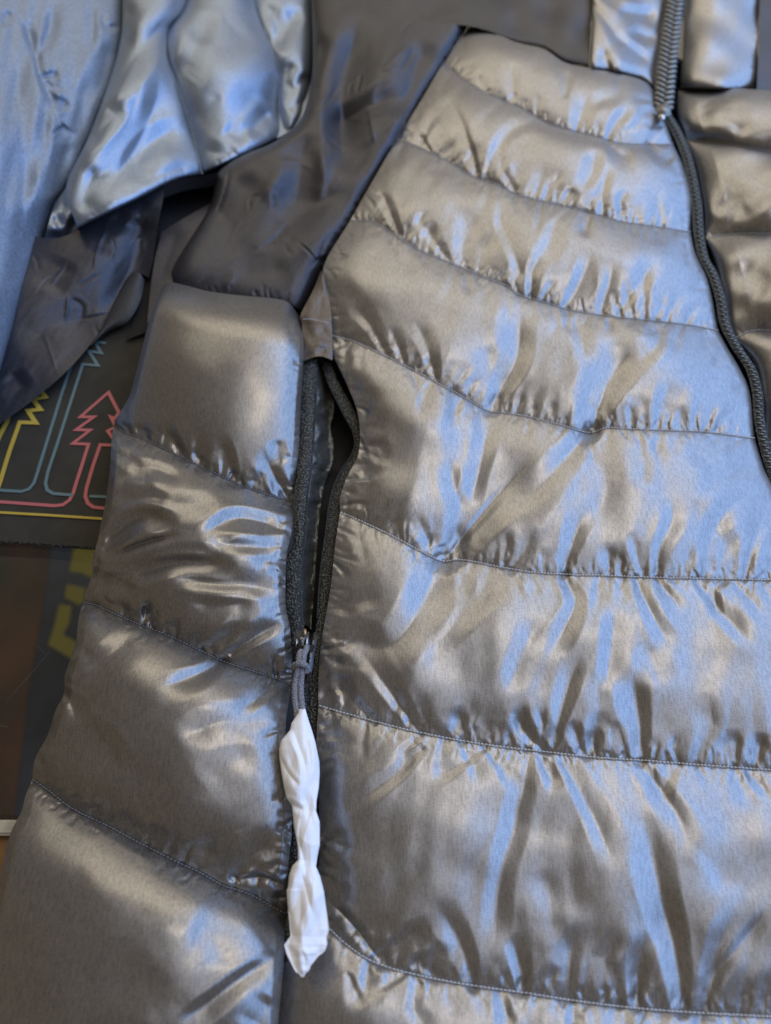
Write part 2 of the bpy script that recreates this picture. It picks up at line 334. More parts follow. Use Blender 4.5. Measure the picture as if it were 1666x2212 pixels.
# row 5-6
f([(962, 1208), (925, 1280), (880, 1360), (835, 1396), (775, 1387), (702, 1366)], 19, 19, 'b'); f([(1124, 1245), (1043, 1285), (971, 1357), (905, 1432)], 18, 8, 'b')
f([(985, 1520), (1006, 1597)], 9, 7); f([(1110, 1530), (1134, 1616)], 9, 6); f([(760, 1380), (828, 1472), (902, 1578)], 10, 9, 'e'); f([(720, 1450), (757, 1507), (810, 1558)], 9, 8); f([(692, 1470), (728, 1522)], 7, 5, 'b')
f([(1217, 1245), (1242, 1300), (1212, 1371), (1166, 1440)], 12, 11, 's'); f([(1374, 1250), (1413, 1336), (1458, 1412)], 9, 8, 's'); f([(1418, 1252), (1479, 1325)], 8, 7, 's')
f([(1505, 1253), (1570, 1336), (1648, 1406)], 10, 9, 's'); f([(1590, 1262), (1666, 1342)], 8, 5, 's'); f([(1330, 1305), (1320, 1389), (1310, 1500)], 12, 9, 'b'); f([(1362, 1420), (1374, 1515), (1388, 1640)], 14, 14)
f([(1264, 1380), (1223, 1497), (1190, 1620)], 11, 10); f([(1162, 1325), (1118, 1443), (1085, 1505)], 13, 7, 'b'); f([(1112, 1522), (1137, 1586), (1180, 1626)], 8, 8); f([(1234, 1550), (1257, 1628)], 8, 7)
f([(1330, 1550), (1355, 1636)], 8, 6); f([(1388, 1380), (1432, 1490)], 15, 5, 'b'); f([(1592, 1570), (1587, 1652)], 8, 7); f([(1648, 1580), (1630, 1656)], 9, 8); f([(830, 1290), (780, 1300), (712, 1330)], 9, 4, 'b')
f([(712, 1425), (760, 1440), (800, 1440)], 7, 4, 's')
# row 6-7
f([(910, 1620), (846, 1680), (757, 1741), (706, 1772)], 10, 8, 's'); f([(1046, 1618), (972, 1663), (912, 1692)], 9, 5, 's')
f([(1166, 1628), (1124, 1723), (1108, 1795), (1086, 1867), (1072, 1960), (1068, 2070)], 12, 10, 'b'); f([(930, 1928), (990, 2028), (1024, 2132)], 13, 10); f([(1108, 2010), (1131, 2144)], 9, 8)
f([(800, 2010), (838, 2086)], 11, 8); f([(700, 1938), (757, 1992), (830, 2088)], 8, 8, 'bx'); f([(880, 2060), (930, 2100), (975, 2120)], 9, 5, 'b');
f([(935, 1855), (870, 1915), (805, 1965)], 15, 3, 'b'); f([(1163, 1628), (1180, 1665), (1206, 1710)], 8, 7, 's')
f([(1215, 1645), (1270, 1741), (1312, 1831), (1345, 1920)], 13, 9, 's'); f([(1380, 1650), (1434, 1716), (1476, 1790), (1482, 1855)], 13, 10, 's')
f([(1374, 1715), (1402, 1813), (1428, 1938), (1456, 2046), (1476, 2180)], 17, 17, 'e'); f([(1612, 1664), (1680, 1735)], 9, 7, 's'); f([(1240, 1975), (1230, 2080), (1226, 2156)], 14, 11)
f([(1405, 2000), (1380, 2081), (1373, 2170)], 11, 8); f([(1600, 1940), (1552, 2046), (1516, 2185)], 14, 11); f([(1666, 1955), (1600, 2040), (1525, 2130)], 8, 5, 'b'); f([(1176, 1870), (1188, 1950), (1196, 2045)], 14, 6, 'b')
f([(1500, 1815), (1550, 1880), (1570, 1940)], 12, 3, 'b'); f([(1325, 2060), (1335, 2172)], 9, 6)
# row 7-8
f([(756, 2110), (786, 2190)], 8, 6, 's'); f([(796, 2078), (788, 2180)], 10, 8, 's'); f([(1078, 2140), (1106, 2230)], 9, 7, 's'); f([(1236, 2162), (1241, 2230)], 9, 8, 's'); f([(880, 2100), (830, 2130), (800, 2150)], 7, 6, 's')
f([(1135, 600), (1100, 740), (1057, 887), (1010, 1060), (960, 1212), (900, 1330), (850, 1400)], 46, 27, 'b')
f([(905, 230), (960, 330), (1040, 470), (1110, 610)], 40, 12, 'b'); f([(1480, 1260), (1500, 1450), (1470, 1640)], 50, 9, 'b'); f([(1180, 1660), (1130, 1850), (1100, 2120)], 55, 13, 'b'); f([(1275, 500), (1270, 680), (1290, 900), (1240, 1230)], 46, 11, 'b')
body_folds = F_
pk = []
for i in range(1, 8):
    pk += puckers(S[i], 1, dens=8.0, ln=(16, 62), w=(2.2, 4.4), a=(0.8, 2.6), spread=0.33, lean=0.12, seed=40+i)
    pk += puckers(S[i], -1, dens=8.5, ln=(10, 44), w=(2.0, 3.6), a=(0.9, 2.2), spread=0.4, lean=-0.3, seed=70+i)
pk += puckers(cut(RB, S[0][-1], S[4][-1]), -1, dens=14, ln=(25, 100), w=(4, 9), a=(2, 5.5), spread=0.5, seed=5)
pk += puckers(cut(LB, S[4][0], S[7][0]), 1, dens=11, ln=(20, 95), w=(3, 7), a=(2.0, 5.0), spread=0.55, seed=6)
pk += puckers(cut(LB, S[1][0], S[4][0]), 1, dens=20, ln=(20, 70), w=(3, 6), a=(1.5, 3.5), spread=0.5, seed=8)
for i in range(2, 8):
    pk += puckers(S[i], 1, dens=24, ln=(50, 140), w=(4.5, 9), a=(1.8, 4.6), spread=0.28, lean=0.1, seed=440+i)
    pk += puckers(S[i], -1, dens=34, ln=(40, 120), w=(4, 8), a=(1.5, 3.8), spread=0.35, lean=-0.25, seed=470+i)
pk += puckers(S[0], -1, dens=12, ln=(10, 30), w=(2, 3.5), a=(0.7, 1.6), seed=9)
r_ = np.random.default_rng(77)
for i in range(0, 8):                                        # soft secondary folds hanging between the seams
    for q_ in range(5 if i > 2 else 4):
        s0 = r_.uniform(0.06, 0.97); a = resample(np.array(S[i], float), 60)[int(s0*59)]; b_ = resample(np.array(S[i+1], float), 60)[int(np.clip(s0+r_.normal(0.0, 0.05), 0, .99)*59)]
        t0, t1 = (0.0, r_.uniform(0.35, 0.75)) if r_.random() < .5 else (r_.uniform(0.3, 0.6), 1.0)
        p0, p1 = a+(b_-a)*t0, a+(b_-a)*t1; m_ = (p0+p1)/2+np.array([r_.normal(0, 14), 0]); sc = KC/float(kpx(m_[1]))
        pk.append((cr([p0, m_, p1], 10), r_.uniform(12, 24)*sc, r_.uniform(2.0, 4.5)*sc, ('s' if t0 == 0 else 'e')))
body_folds = body_folds+pk

body_rows = []
for i in range(8):
    L_, R_ = cut(LB, S[i][0], S[i+1][0]), cut(RB, S[i][-1], S[i+1][-1]); top, bot = cr(S[i], 4.0), cr(S[i+1], 4.0)
    if i < 7: nu = int(max(clen(top), clen(bot))/2.1); nv = int(max(clen(L_), clen(R_))/2.1)
    else: nu = int(clen(bot)/3.2); nv = 110
    U, V, s, t = coons(top, bot, L_, R_, nu, nv)
    kk = kpx(V); W_ = (U[:, -1:]-U[:, :1])
    dl, dr = s*W_*kk, (1-s)*W_*kk
    z = 0.038-0.011*np.clip(1-dl/0.045, 0, 1)**2-(0.008*np.clip(1-dr/0.06, 0, 1)**2+0.004*roll(dr, 0.004))*(1 if i < 5 else 0)
    ed = (1-0.5*np.exp(-dl/0.009))*((1-0.55*np.exp(-dr/0.010)) if i < 5 else 1)
    A = [0.0050, 0.0058, 0.006, 0.006, 0.006, 0.0064, 0.0064, 0.0064][i]
    z = z+A*prof(t, 0.40)*ed
    wob = wobble(U, V, 200, seed=3)*0.0007+wobble(U, V, 62, seed=4, stretch=1.6, ang=0.25)*0.00012
    z = z+wob*np.clip(prof(t, .45), 0, 1)*ed
    z = z+fold_eval(U, V, body_folds)*kk*0.74*(KC/kk)**0.5*np.clip(0.35+ed, 0, 1)
    z = np.maximum(z, 0.004)
    o = grid_obj('quilted_baffle', U, V, z, M['satin'], jacket, hem=0.012)
    body_rows.append((U, V, z))
for i in range(1, 8):
    U, V, z = body_rows[i]
    seam_line('seam_stitching', np.column_stack([U[0], V[0]]), z[0], jacket, M['thread'])

# ---- sleeve
SL = [(354, 614), (333, 657), (315, 721), (297, 793), (279, 857), (251, 904), (246, 921), (241, 954), (238, 1007), (229, 1079), (217, 1138), (213, 1160), (199, 1215), (200, 1239), (184, 1282),
      (180, 1302), (170, 1335), (164, 1389), (150, 1430), (140, 1461), (138, 1500), (120, 1535), (104, 1586), (76, 1640), (70, 1684), (55, 1720), (47, 1752), (25, 1795), (7, 1859), (-12, 1950), (-60, 2212), (-90, 2440)]
SR = [(651, 690), (656, 740), (655, 800), (651, 860), (646, 960), (641, 1020), (634, 1084), (630, 1150), (619, 1203), (617, 1300), (626, 1353), (630, 1407), (630, 1480), (618, 1560), (618, 1640), (630, 1723), (630, 1800), (624, 1860), (617, 1974), (613, 2081), (601, 2212), (586, 2440)]
A_ = [
 [(354, 614), (368, 609), (400, 616), (450, 629), (500, 636), (540, 640), (595, 645), (625, 655), (651, 690)],
 [(246, 921), (272, 936), (304, 946), (351, 968), (394, 989), (447, 1014), (501, 1039), (544, 1057), (590, 1072), (634, 1084)],
 [(180, 1302), (208, 1308), (251, 1328), (304, 1350), (358, 1371), (430, 1404), (483, 1429), (537, 1447), (596, 1466), (630, 1480)],
 [(70, 1684), (107, 1709), (143, 1738), (179, 1759), (233, 1784), (286, 1813), (322, 1831), (376, 1859), (430, 1884), (483, 1913), (537, 1931), (596, 1963), (617, 1974)],
 [(-90, 2440), (100, 2480), (300, 2500), (586, 2440)]]
G = []
def g(*a, **k): G.append(FD(*a, **k))
g([(345, 905), (366, 940), (398, 985)], 9, 6); g([(462, 945), (485, 975), (508, 1035)], 10, 6); g([(564, 960), (590, 1025), (626, 1078)], 10, 7); g([(598, 945), (606, 1010)], 8, 4, 'b'); g([(415, 965), (440, 1008)], 8, 5); g([(300, 915), (318, 946)], 7, 4)
g([(392, 1140), (310, 1116), (245, 1158), (206, 1214)], 10, 15, 'b'); g([(392, 1152), (300, 1176), (222, 1212)], 7, 8, 'bx'); g([(525, 1224), (400, 1214), (300, 1236), (226, 1250)], 12, 15, 'b'); g([(470, 1200), (380, 1196), (300, 1212)], 8, 5, 'br')
g([(630, 1150), (560, 1126), (500, 1122), (430, 1160)], 11, 13, 'b'); g([(630, 1182), (520, 1178), (440, 1170)], 8, 8, 'b'); g([(350, 1240), (447, 1257), (560, 1268), (620, 1292)], 12, 12, 'b'); g([(400, 1300), (480, 1310), (560, 1300)], 12, 7, 'b')
g([(260, 1010), (330, 1012), (400, 1040)], 9, 6, 'b'); g([(240, 1090), (300, 1075), (380, 1080)], 9, 6, 'b'); g([(200, 1275), (240, 1262), (300, 1270)], 10, 8, 'b')
g([(545, 1335), (500, 1370), (440, 1403)], 9, 8, 'e'); g([(625, 1335), (560, 1370), (500, 1412)], 9, 9, 'e'); g([(250, 1290), (278, 1340)], 8, 6); g([(302, 1310), (330, 1358)], 9, 6); g([(220, 1205), (200, 1235)], 6, 5)
g([(238, 975), (275, 990), (310, 985)], 9, 4, 's'); g([(240, 1040), (290, 1030), (340, 1035)], 10, 4, 'b'); g([(620, 1225), (580, 1210), (545, 1225)], 8, 5, 's'); g([(470, 1075), (420, 1090), (350, 1085)], 12, 4, 'b')
g([(484, 1426), (430, 1456), (335, 1492)], 11, 10, 's'); g([(300, 1360), (230, 1420), (170, 1450)], 14, 7, 'b'); g([(600, 1560), (480, 1560), (380, 1600)], 16, 6, 'b'); g([(150, 1560), (220, 1600), (260, 1680)], 18, 8, 'b'); g([(600, 1480), (540, 1520), (500, 1535)], 9, 5, 's'); g([(140, 1500), (160, 1530), (165, 1570)], 9, 7, 's'); g([(200, 1400), (165, 1420)], 8, 4)
g([(618, 1825), (560, 1838), (508, 1893)], 12, 8, 'e'); g([(618, 1915), (565, 1895), (500, 1903)], 7, 7, 'bx'); g([(560, 1620), (500, 1650), (440, 1700)], 26, 4, 'b'); g([(330, 1640), (300, 1700), (310, 1790)], 26, 4, 'b')
g([(440, 1780), (450, 1830), (500, 1890)], 18, 7, 'e'); g([(250, 1730), (290, 1790), (320, 1826)], 13, 6)
g([(615, 2050), (501, 2128), (380, 2222)], 10, 9, 'b'); g([(590, 2150), (540, 2230)], 16, 5, 'b'); g([(400, 2000), (470, 2040), (500, 2100)], 30, 4, 'b'); g([(130, 2150), (250, 2130), (330, 2060)], 34, 4, 'b')
for i in range(0, 4):
    if i: G += puckers(A_[i], 1, dens=15, ln=(24, 85), w=(4, 9), a=(2.0, 6.0), spread=0.3, lean=-0.25, seed=140+i)
    G += puckers(A_[i], -1, dens=7.5, ln=(12, 42), w=(1.9, 3.4), a=(0.8, 2.0), spread=0.3, lean=0.35, seed=170+i)
G += puckers(cut(SR, A_[0][-1], A_[3][-1]), -1, dens=14, ln=(14, 50), w=(2.5, 5), a=(1.4, 3.6), spread=0.4, seed=25)
G += puckers(cut(SL, A_[1][0], A_[3][0]), 1, dens=30, ln=(20, 60), w=(4, 8), a=(1.4, 4), spread=0.5, seed=26)
sl_rows = []
for i in range(4):
    L_, R_ = cut(SL, A_[i][0], A_[i+1][0]), cut(SR, A_[i][-1], A_[i+1][-1]); top, bot = cr(A_[i], 4.0), cr(A_[i+1], 4.0)
    st = 2.1 if i < 3 else 2.4
    U, V, s, t = coons(top, bot, L_, R_, int(max(clen(top), clen(bot))/st), int(max(clen(L_), clen(R_))/st))
    kk = kpx(V); W_ = (U[:, -1:]-U[:, :1]); dl, dr = s*W_*kk, (1-s)*W_*kk
    z = 0.022+0.013*(1-np.abs(2*s-1)**2.2)
    ed = (1-0.5*np.exp(-dl/0.009))*(1-0.5*np.exp(-dr/0.009))
    z = z+0.0165*prof(t, 0.34 if i else 0.25)*np.clip(0.35+ed, 0, 1)
    z = z+(wobble(U, V, 190, seed=13)*0.0004+wobble(U, V, 75, seed=14)*0.00005)*ed*prof(t, .45)
    z = z+fold_eval(U, V, G)*kk*1.15*np.clip(0.3+ed, 0, 1)
    z = np.maximum(z, 0.004)
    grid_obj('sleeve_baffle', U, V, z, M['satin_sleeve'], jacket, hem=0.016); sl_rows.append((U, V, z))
for i in range(1, 4):
    U, V, z = sl_rows[i]; seam_line('sleeve_stitching', np.column_stack([U[0], V[0]]), z[0], jacket, M['thread_dark'])

# ---- plain cloth panel helper
def panel(name, top, bot, left, right, zf, m, parent, folds=(), st=3.2, hem=0.006, k=0.85, wob=(120, 0.0006), seed=1, edge=0.0, fine=None):
    top, bot, left, right = [cr(c, 4.0) for c in (top, bot, left, right)]
    U, V, s, t = coons(top, bot, left, right, int(max(clen(top), clen(bot))/st)+2, int(max(clen(left), clen(right))/st)+2)
    kk = kpx(V); z = zf(s, t, U, V)+wobble(U, V, wob[0], seed=seed)*wob[1]
    if fine: z = z+wobble(U, V, fine[0], seed=seed+50, stretch=(fine[2] if len(fine) > 2 else 1), ang=(fine[3] if len(fine) > 3 else 0))*fine[1]
    if edge:
        W_ = np.abs(U[:, -1:]-U[:, :1]); H_ = np.abs(V[-1:]-V[:1])
        d = np.minimum(np.minimum(s, 1-s)*W_, np.minimum(t, 1-t)*H_)*kk; z = z-edge*roll(d, edge*1.6)
    if len(folds): z = z+fold_eval(U, V, folds)*kk*k
    z = np.maximum(z, 0.0035); o = grid_obj(name, U, V, z, m, parent, hem=hem); return o, U, V, z

# ---- charcoal shoulder panel running down beside the quilted body
yf = [FD([(790, 20), (765, 100), (742, 180), (738, 260), (742, 330), (733, 425)], 18, 20, 'b'), FD([(870, 190), (800, 232), (745, 262), (690, 262)], 16, 12, 'b'),
      FD([(930, 75), (905, 140), (880, 205), (840, 260)], 20, 12, 'b'), FD([(780, 400), (700, 432), (640, 470), (560, 545)], 24, 12, 'b'), FD([(672, 280), (655, 350), (640, 420), (600, 480)], 22, 11, 'b'),
      FD([(700, 60), (690, 160), (672, 240)], 16, 8, 'b'), FD([(560, 370), (520, 430), (450, 500)], 24, 8, 'b'), FD([(500, 575), (560, 590), (630, 570)], 20, 5, 'b'), FD([(850, 240), (800, 320), (745, 385)], 14, 6, 'b'),
      FD([(620, 330), (590, 400), (560, 440)], 14, 5, 'br'), FD([(690, 300), (700, 380), (680, 450)], 12, 6, 'br')]
yf += puckers([(1000, 66), (905, 225), (800, 400), (690, 570)], 1, dens=26, ln=(30, 120), w=(4, 9), a=(3, 7.5), seed=90, spread=0.6)
r_ = np.random.default_rng(5)
for (x0, x1, y0, y1, lst, nn) in ((480, 760, 280, 600, 'y', 16), (700, 960, 60, 330, 'y', 12), (60, 330, 470, 820, 'n', 18)):
    for q_ in range(nn):
        a = np.array([r_.uniform(x0, x1), r_.uniform(y0, y1)]); an = r_.normal(1.9, 0.6); l = r_.uniform(40, 120); d_ = np.array([math.cos(an), math.sin(an)])
        fo = (cr([a-d_*l/2, a+np.array([-d_[1], d_[0]])*r_.normal(0, 8), a+d_*l/2], 8), r_.uniform(3, 7), r_.uniform(0.8, 2.2), 'bx' if r_.random() < .5 else 'br')
        if lst == 'y': yf.append(fo)
        else: extra_n = globals().setdefault('extra_n', []); extra_n.append(fo)
yf += puckers([(376, 603), (450, 629), (540, 640), (640, 652)], 1, dens=14, ln=(14, 50), w=(3, 5), a=(0.8, 2), seed=88)
yf += puckers([(1000, 66), (905, 225), (800, 400), (690, 570)], 1, dens=26, ln=(20, 50), w=(4, 7), a=(0.8, 2), seed=89)
panel('shoulder_panel', [(672, -30), (760, -22), (846, 0), (900, 29), (929, 45), (1013, 56)], [(372, 606), (450, 629), (540, 640), (595, 645), (625, 655), (652, 672)],
      [(672, -30), (676, 90), (673, 172), (649, 258), (597, 304), (537, 330), (501, 348), (468, 378), (458, 430), (440, 470), (376, 573), (372, 606)],
      [(1013, 56), (955, 139), (903, 228), (855, 304), (797, 403), (755, 479), (696, 578), (672, 630), (652, 672)],
      lambda s, t, U, V: 0.038-0.012*roll(s*0.1, 0.018)-0.009*np.exp(-(1-s)*16)-0.010*smooth(t*1.2-0.2)-0.004*np.exp(-(1-t)*30), M['dark'], jacket, yf, k=1.2, st=2.6, hem=0.02, seed=21, wob=(240, 0.0012), fine=(30, 0.00007, 3, 0.5))
# ---- charcoal chest panel above the quilting and the two quilted strips beside the front zip
cf = [FD([(930, 45), (960, 80), (1010, 58)], 10, 4, 'b'), FD([(860, 10), (900, 30), (950, 50)], 9, 4, 'b'), FD([(1080, 40), (1150, 60), (1220, 80)], 26, 5, 'b')]
panel('chest_panel', [(846, -30), (1000, -30), (1275, -30)], [(1015, 53), (1060, 66), (1115, 90), (1176, 105), (1219, 132), (1272, 146)], [(846, -30), (846, 0), (900, 29), (929, 45), (1015, 53)], [(1275, -30), (1276, 60), (1272, 146)],
      lambda s, t, U, V: 0.036-0.004*roll((1-t)*0.05, 0.01), M['dark'], jacket, cf, st=3, seed=31, wob=(110, 0.0012), hem=0.01)
pf = [FD([(1285, 15), (1320, 60), (1345, 105)], 9, 6, 's'), FD([(1330, 20), (1380, 30), (1425, 30)], 9, 6, 'b'), FD([(1320, 70), (1370, 110), (1410, 140)], 8, 5, 'b'), FD([(1360, 60), (1400, 80), (1428, 84)], 7, 4, 'b'), FD([(1300, 100), (1318, 150)], 6, 4)]
pf += puckers([(1275, 148), (1327, 157), (1391, 175), (1422, 190)], 1, dens=11, ln=(10, 30), w=(2.4, 4), a=(0.9, 2), seed=61)
panel('chest_strip', [(1279, -30), (1443, -30)], [(1275, 148), (1327, 155), (1391, 173), (1420, 200)], [(1279, -30), (1279, 60), (1275, 148)], [(1443, -30), (1440, 0), (1428, 107), (1420, 200)],
      lambda s, t, U, V: 0.043-0.016*s**2-0.003*roll(np.minimum(s, 1-s)*0.07, 0.006)-0.006*roll((1-t)*0.06, 0.01), M['satin'], jacket, pf, st=2.4, seed=32, wob=(90, 0.0012))
pf2 = puckers([(1637, -20), (1634, 190)], -1, dens=12, ln=(10, 34), w=(2.4, 4), a=(0.8, 2), seed=62)+puckers([(1480, 190), (1634, 194)], 1, dens=12, ln=(10, 30), w=(2.4, 4), a=(0.7, 1.8), seed=63)
panel('chest_strip', [(1478, -30), (1640, -30)], [(1474, 190), (1550, 192), (1632, 194)], [(1478, -30), (1476, 100), (1470, 190)], [(1640, -30), (1637, 80), (1632, 194)],
      lambda s, t, U, V: 0.039-0.014*np.exp(-s*6)-0.008*s**2-0.006*roll((1-t)*0.06, 0.01), M['satin'], jacket, pf2, st=2.6, seed=33, wob=(100, 0.0012))
panel('chest_panel', [(1642, -30), (2300, -30)], [(1635, 194), (2300, 212)], [(1642, -30), (1639, 80), (1635, 194)], [(2300, -30), (2300, 212)],
      lambda s, t, U, V: 0.035+0*s, M['dark'], jacket, (), st=5, seed=34)

# ---- right front
RS = [[(1466, 196), (1500, 194), (1560, 190), (1666, 195), (2300, 215)], [(1484, 304), (1540, 306), (1600, 315), (1666, 326), (2300, 350)], [(1526, 514), (1560, 508), (1600, 505), (1666, 505), (2300, 520)],
      [(1590, 730), (1612, 718), (1640, 713), (1666, 714), (2300, 735)], [(1655, 960), (1680, 950), (1720, 948), (2300, 960)], [(1745, 1240), (1800, 1240), (2300, 1240)], [(1766, 1600), (1900, 1600), (2300, 1600)], [(1776, 2040), (1900, 2045), (2300, 2050)], [(1782, 2660), (1900, 2660), (2300, 2660)]]
RL = [(1466, 196), (1464, 250), (1484, 304), (1500, 350), (1514, 420), (1526, 514), (1545, 570), (1562, 640), (1574, 700), (1590, 730), (1632, 790), (1646, 860), (1655, 960), (1690, 1080), (1745, 1240), (1766, 1600), (1776, 2040), (1782, 2660)]
RS = [r[:-1]+[(r[-2][0]+(r[-1][0]-r[-2][0])*q_, r[-2][1]+(r[-1][1]-r[-2][1])*q_) for q_ in (0.12, 0.26, 0.42, 0.6, 0.8, 1.0)] for r in RS]
rf = [FD([(1490, 258), (1560, 232), (1630, 246)], 10, 6, 'b'), FD([(1540, 250), (1590, 270), (1612, 300)], 9, 6, 'b'), FD([(1500, 240), (1540, 215), (1580, 200)], 8, 5, 'b'), FD([(1590, 375), (1575, 420), (1545, 470)], 13, 6, 'b'),
      FD([(1620, 440), (1590, 470), (1560, 500)], 9, 4, 'b'), FD([(1580, 600), (1620, 610), (1660, 640)], 18, 5, 'b')]
for i in range(1, 5):
    rf += puckers(RS[i], 1, dens=11, ln=(12, 44), w=(2.4, 4.2), a=(0.9, 2.4), seed=240+i); rf += puckers(RS[i], -1, dens=11, ln=(10, 30), w=(2.2, 3.6), a=(0.8, 1.8), seed=260+i)
for i in range(8):
    top, bot = cr(RS[i], 4), cr(RS[i+1], 4); L_ = cut(RL, RS[i][0], RS[i+1][0]); R_ = cr([RS[i][-1], RS[i+1][-1]], 4)
    U, V, s, t = coons(top, bot, L_, R_, int(max(clen(top), clen(bot))/(2.8 if i < 5 else 5)), int(max(clen(L_), clen(R_))/(2.8 if i < 5 else 5))); kk = kpx(V)
    dl = s*(U[:, -1:]-U[:, :1])*kk; ed = np.clip(dl/0.015, 0, 1)**0.5
    z = 0.040-0.022*np.clip(1-dl/0.085, 0, 1)**1.6+0.0085*prof(t, .4)*ed+wobble(U, V, 110, seed=7)*0.0011*ed+fold_eval(U, V, rf)*kk*0.6
    grid_obj('right_front_baffle', U, V, z, M['satin'], jacket, hem=0.012)
    if 0 < i: seam_line('seam_stitching', np.column_stack([U[0], V[0]]), z[0], jacket, M['thread'])

# ---- front zipper
def strip(name, left, right, z, m, parent, st=2.0, crown=0.0, hem=0.003, folds=(), n=None):
    L_, R_ = cr(left, 4), cr(right, 4); nv = int(max(clen(L_), clen(R_))/st); a, b = resample(L_, nv), resample(R_, nv); nu = n or 9
    s = np.linspace(0, 1, nu)[None, :]; U = a[:, :1]*(1-s)+b[:, :1]*s; V = a[:, 1:]*(1-s)+b[:, 1:]*s
    t = np.linspace(0, 1, nv)[:, None]; zz = (z(t) if callable(z) else z+0*t)+crown*(1-(2*s-1)**2)
    if len(folds): zz = zz+fold_eval(U, V, folds)*kpx(V)*0.6
    return grid_obj(name, U, V, zz, m, parent, hem=hem), U, V, zz
zc1 = [(1465, -30), (1459, 0), (1445, 107), (1434, 215), (1432, 238)]
def offs(c, dx): return [(x+dx, y) for x, y in c]
front_zip = tag(empty('front_zipper', tuple(pt(1445., 240., 0.04))), 'charcoal grey front zip')
front_zip.parent = jacket; bpy.context.view_layer.update()
strip('zipper_tape', offs(zc1, -17), offs(zc1, 17), 0.034, M['tape'], front_zip, crown=0.0006)
zc2 = [(1437, 244), (1460, 282), (1484, 340), (1503, 430), (1509, 501), (1519, 555), (1539, 592), (1556, 645), (1566, 700), (1590, 748), (1622, 798), (1636, 850), (1640, 905), (1651, 960), (1672, 1030), (1705, 1110), (1733, 1240), (1753, 1600), (1764, 2040), (1768, 2640)]
strip('zipper_tape', offs(zc2, -11), offs(zc2, 12), 0.029, M['tape'], front_zip, crown=0.0005)
def boxes(name, items, m, parent, kind=None):
    V_, Fc = [], []
    for c, t, n, up, (a, b, h) in items:
        o = len(V_)
        for z_, s_ in ((0, 1), (1, 0.72)):
            for sx, sy in ((-1, -1), (1, -1), (1, 1), (-1, 1)): V_.append(c+t*sx*a*s_+n*sy*b*s_+up*(z_*h))
        Fc += [(o+3, o+2, o+1, o), (o+4, o+5, o+6, o+7)]+[(o+i, o+(i+1) % 4, o+4+(i+1) % 4, o+4+i) for i in range(4)]
    ob = mesh_obj(name, V_, np.array(Fc), m, parent, smooth_=False)
    if kind: ob['kind'] = kind
    return ob
def along(c, z, step, fn):
    c = cr(c, 3); L = clen(c); d = np.r_[0, np.cumsum(np.hypot(*np.diff(c, axis=0).T))]; s = 0; i = 0; out = []
    while s < L-3:
        p = [np.interp(s, d, c[:, j]) for j in (0, 1)]; q = [np.interp(s+3, d, c[:, j]) for j in (0, 1)]
        a, b = pt(p[0], p[1], z), pt(q[0], q[1], z); t = (b-a)/np.linalg.norm(b-a); n = np.cross([0, 0, 1.0], t); up = np.array([0, 0, 1.0])
        out += fn(a, t, n, up, i); s += step*KC/float(kpx(p[1])); i += 1
    return out
def herring(a, t, n, up, i):
    r = []
    for sd in (-1, 1):
        tt = t*math.cos(0.6)+n*math.sin(0.6)*sd; nn = np.cross(up, tt); r.append((a+n*sd*0.0036+t*(0.0022 if sd > 0 else 0), nn, tt, up, (0.0046, 0.0013, 0.0018)))
    return r
boxes('zipper_teeth', along(offs(zc1, 0), 0.0346, 17, herring), M['tooth_light'], front_zip, 'stuff')
boxes('zipper_teeth', along(offs(zc2, 1), 0.0296, 6.5, lambda a, t, n, up, i: [(a-n*0.0006*(-1)**i, n, t, up, (0.0014, 0.0004, 0.0010))]), M['tooth_grey'], front_zip, 'stuff')
# slider at the foot of the closed part
def box_part(name, u, v, z, size, m, parent, rz=0.0, bev=0.3, tilt=0.0):
    bm = bmesh.new(); bmesh.ops.create_cube(bm, size=1); bmesh.ops.scale(bm, vec=size, verts=bm.verts)
    bmesh.ops.bevel(bm, geom=bm.edges[:], offset=min(size)*bev, segments=3, affect='EDGES')
    me = bpy.data.meshes.new(name); bm.to_mesh(me); bm.free(); me.materials.append(m); me.polygons.foreach_set('use_smooth', np.ones(len(me.polygons), bool))
    o = bpy.data.objects.new(name, me); C.objects.link(o); o.location = pt(float(u), float(v), z); o.rotation_euler = (tilt, 0, rz)
    if parent: o.parent = parent
    if parent: o.matrix_parent_inverse = parent.matrix_world.inverted()
    return o
bpy.context.view_layer.update()
box_part('zipper_slider', 1434, 240, 0.0385, (0.0095, 0.013, 0.0045), M['tooth_light'], front_zip, rz=-0.15)
box_part('slider_tab', 1430, 252, 0.040, (0.0045, 0.006, 0.002), M['steel'], front_zip, rz=-0.3)

# ---- side zipper (open): tapes, coils, lining, slider, cord
side_zip = tag(empty('side_zipper', tuple(pt(668., 1400., 0.03))), 'half open black side zip'); side_zip.parent = jacket
bpy.context.view_layer.update()
LTl = [(656, 775), (652, 828), (649, 900), (643, 1007), (637, 1085), (633, 1174), (619, 1208), (617, 1300), (626, 1353), (631, 1407), (636, 1460), (640, 1530), (636, 1640), (626, 1788), (622, 1900), (616, 2010), (613, 2080)]
LTr = [(687, 775), (684, 828), (683, 880), (674, 1007), (664, 1085), (661, 1157), (653, 1215), (651, 1264), (653, 1318), (658, 1362), (663, 1420), (664, 1470), (662, 1530), (661, 1640), (658, 1788), (652, 1900), (640, 2010), (622, 2080)]
strip('zipper_tape', LTl, LTr, lambda t: 0.027+0.003*np.sin(t*9)+0*t, M['tape'], side_zip, crown=0.0015, n=12)
RTl = [(690, 772), (711, 835), (740, 893), (762, 936), (762, 975), (728, 1032), (711, 1085), (704, 1140), (692, 1230), (684, 1340), (678, 1400), (668, 1470), (664, 1530), (664, 1640), (662, 1788)]
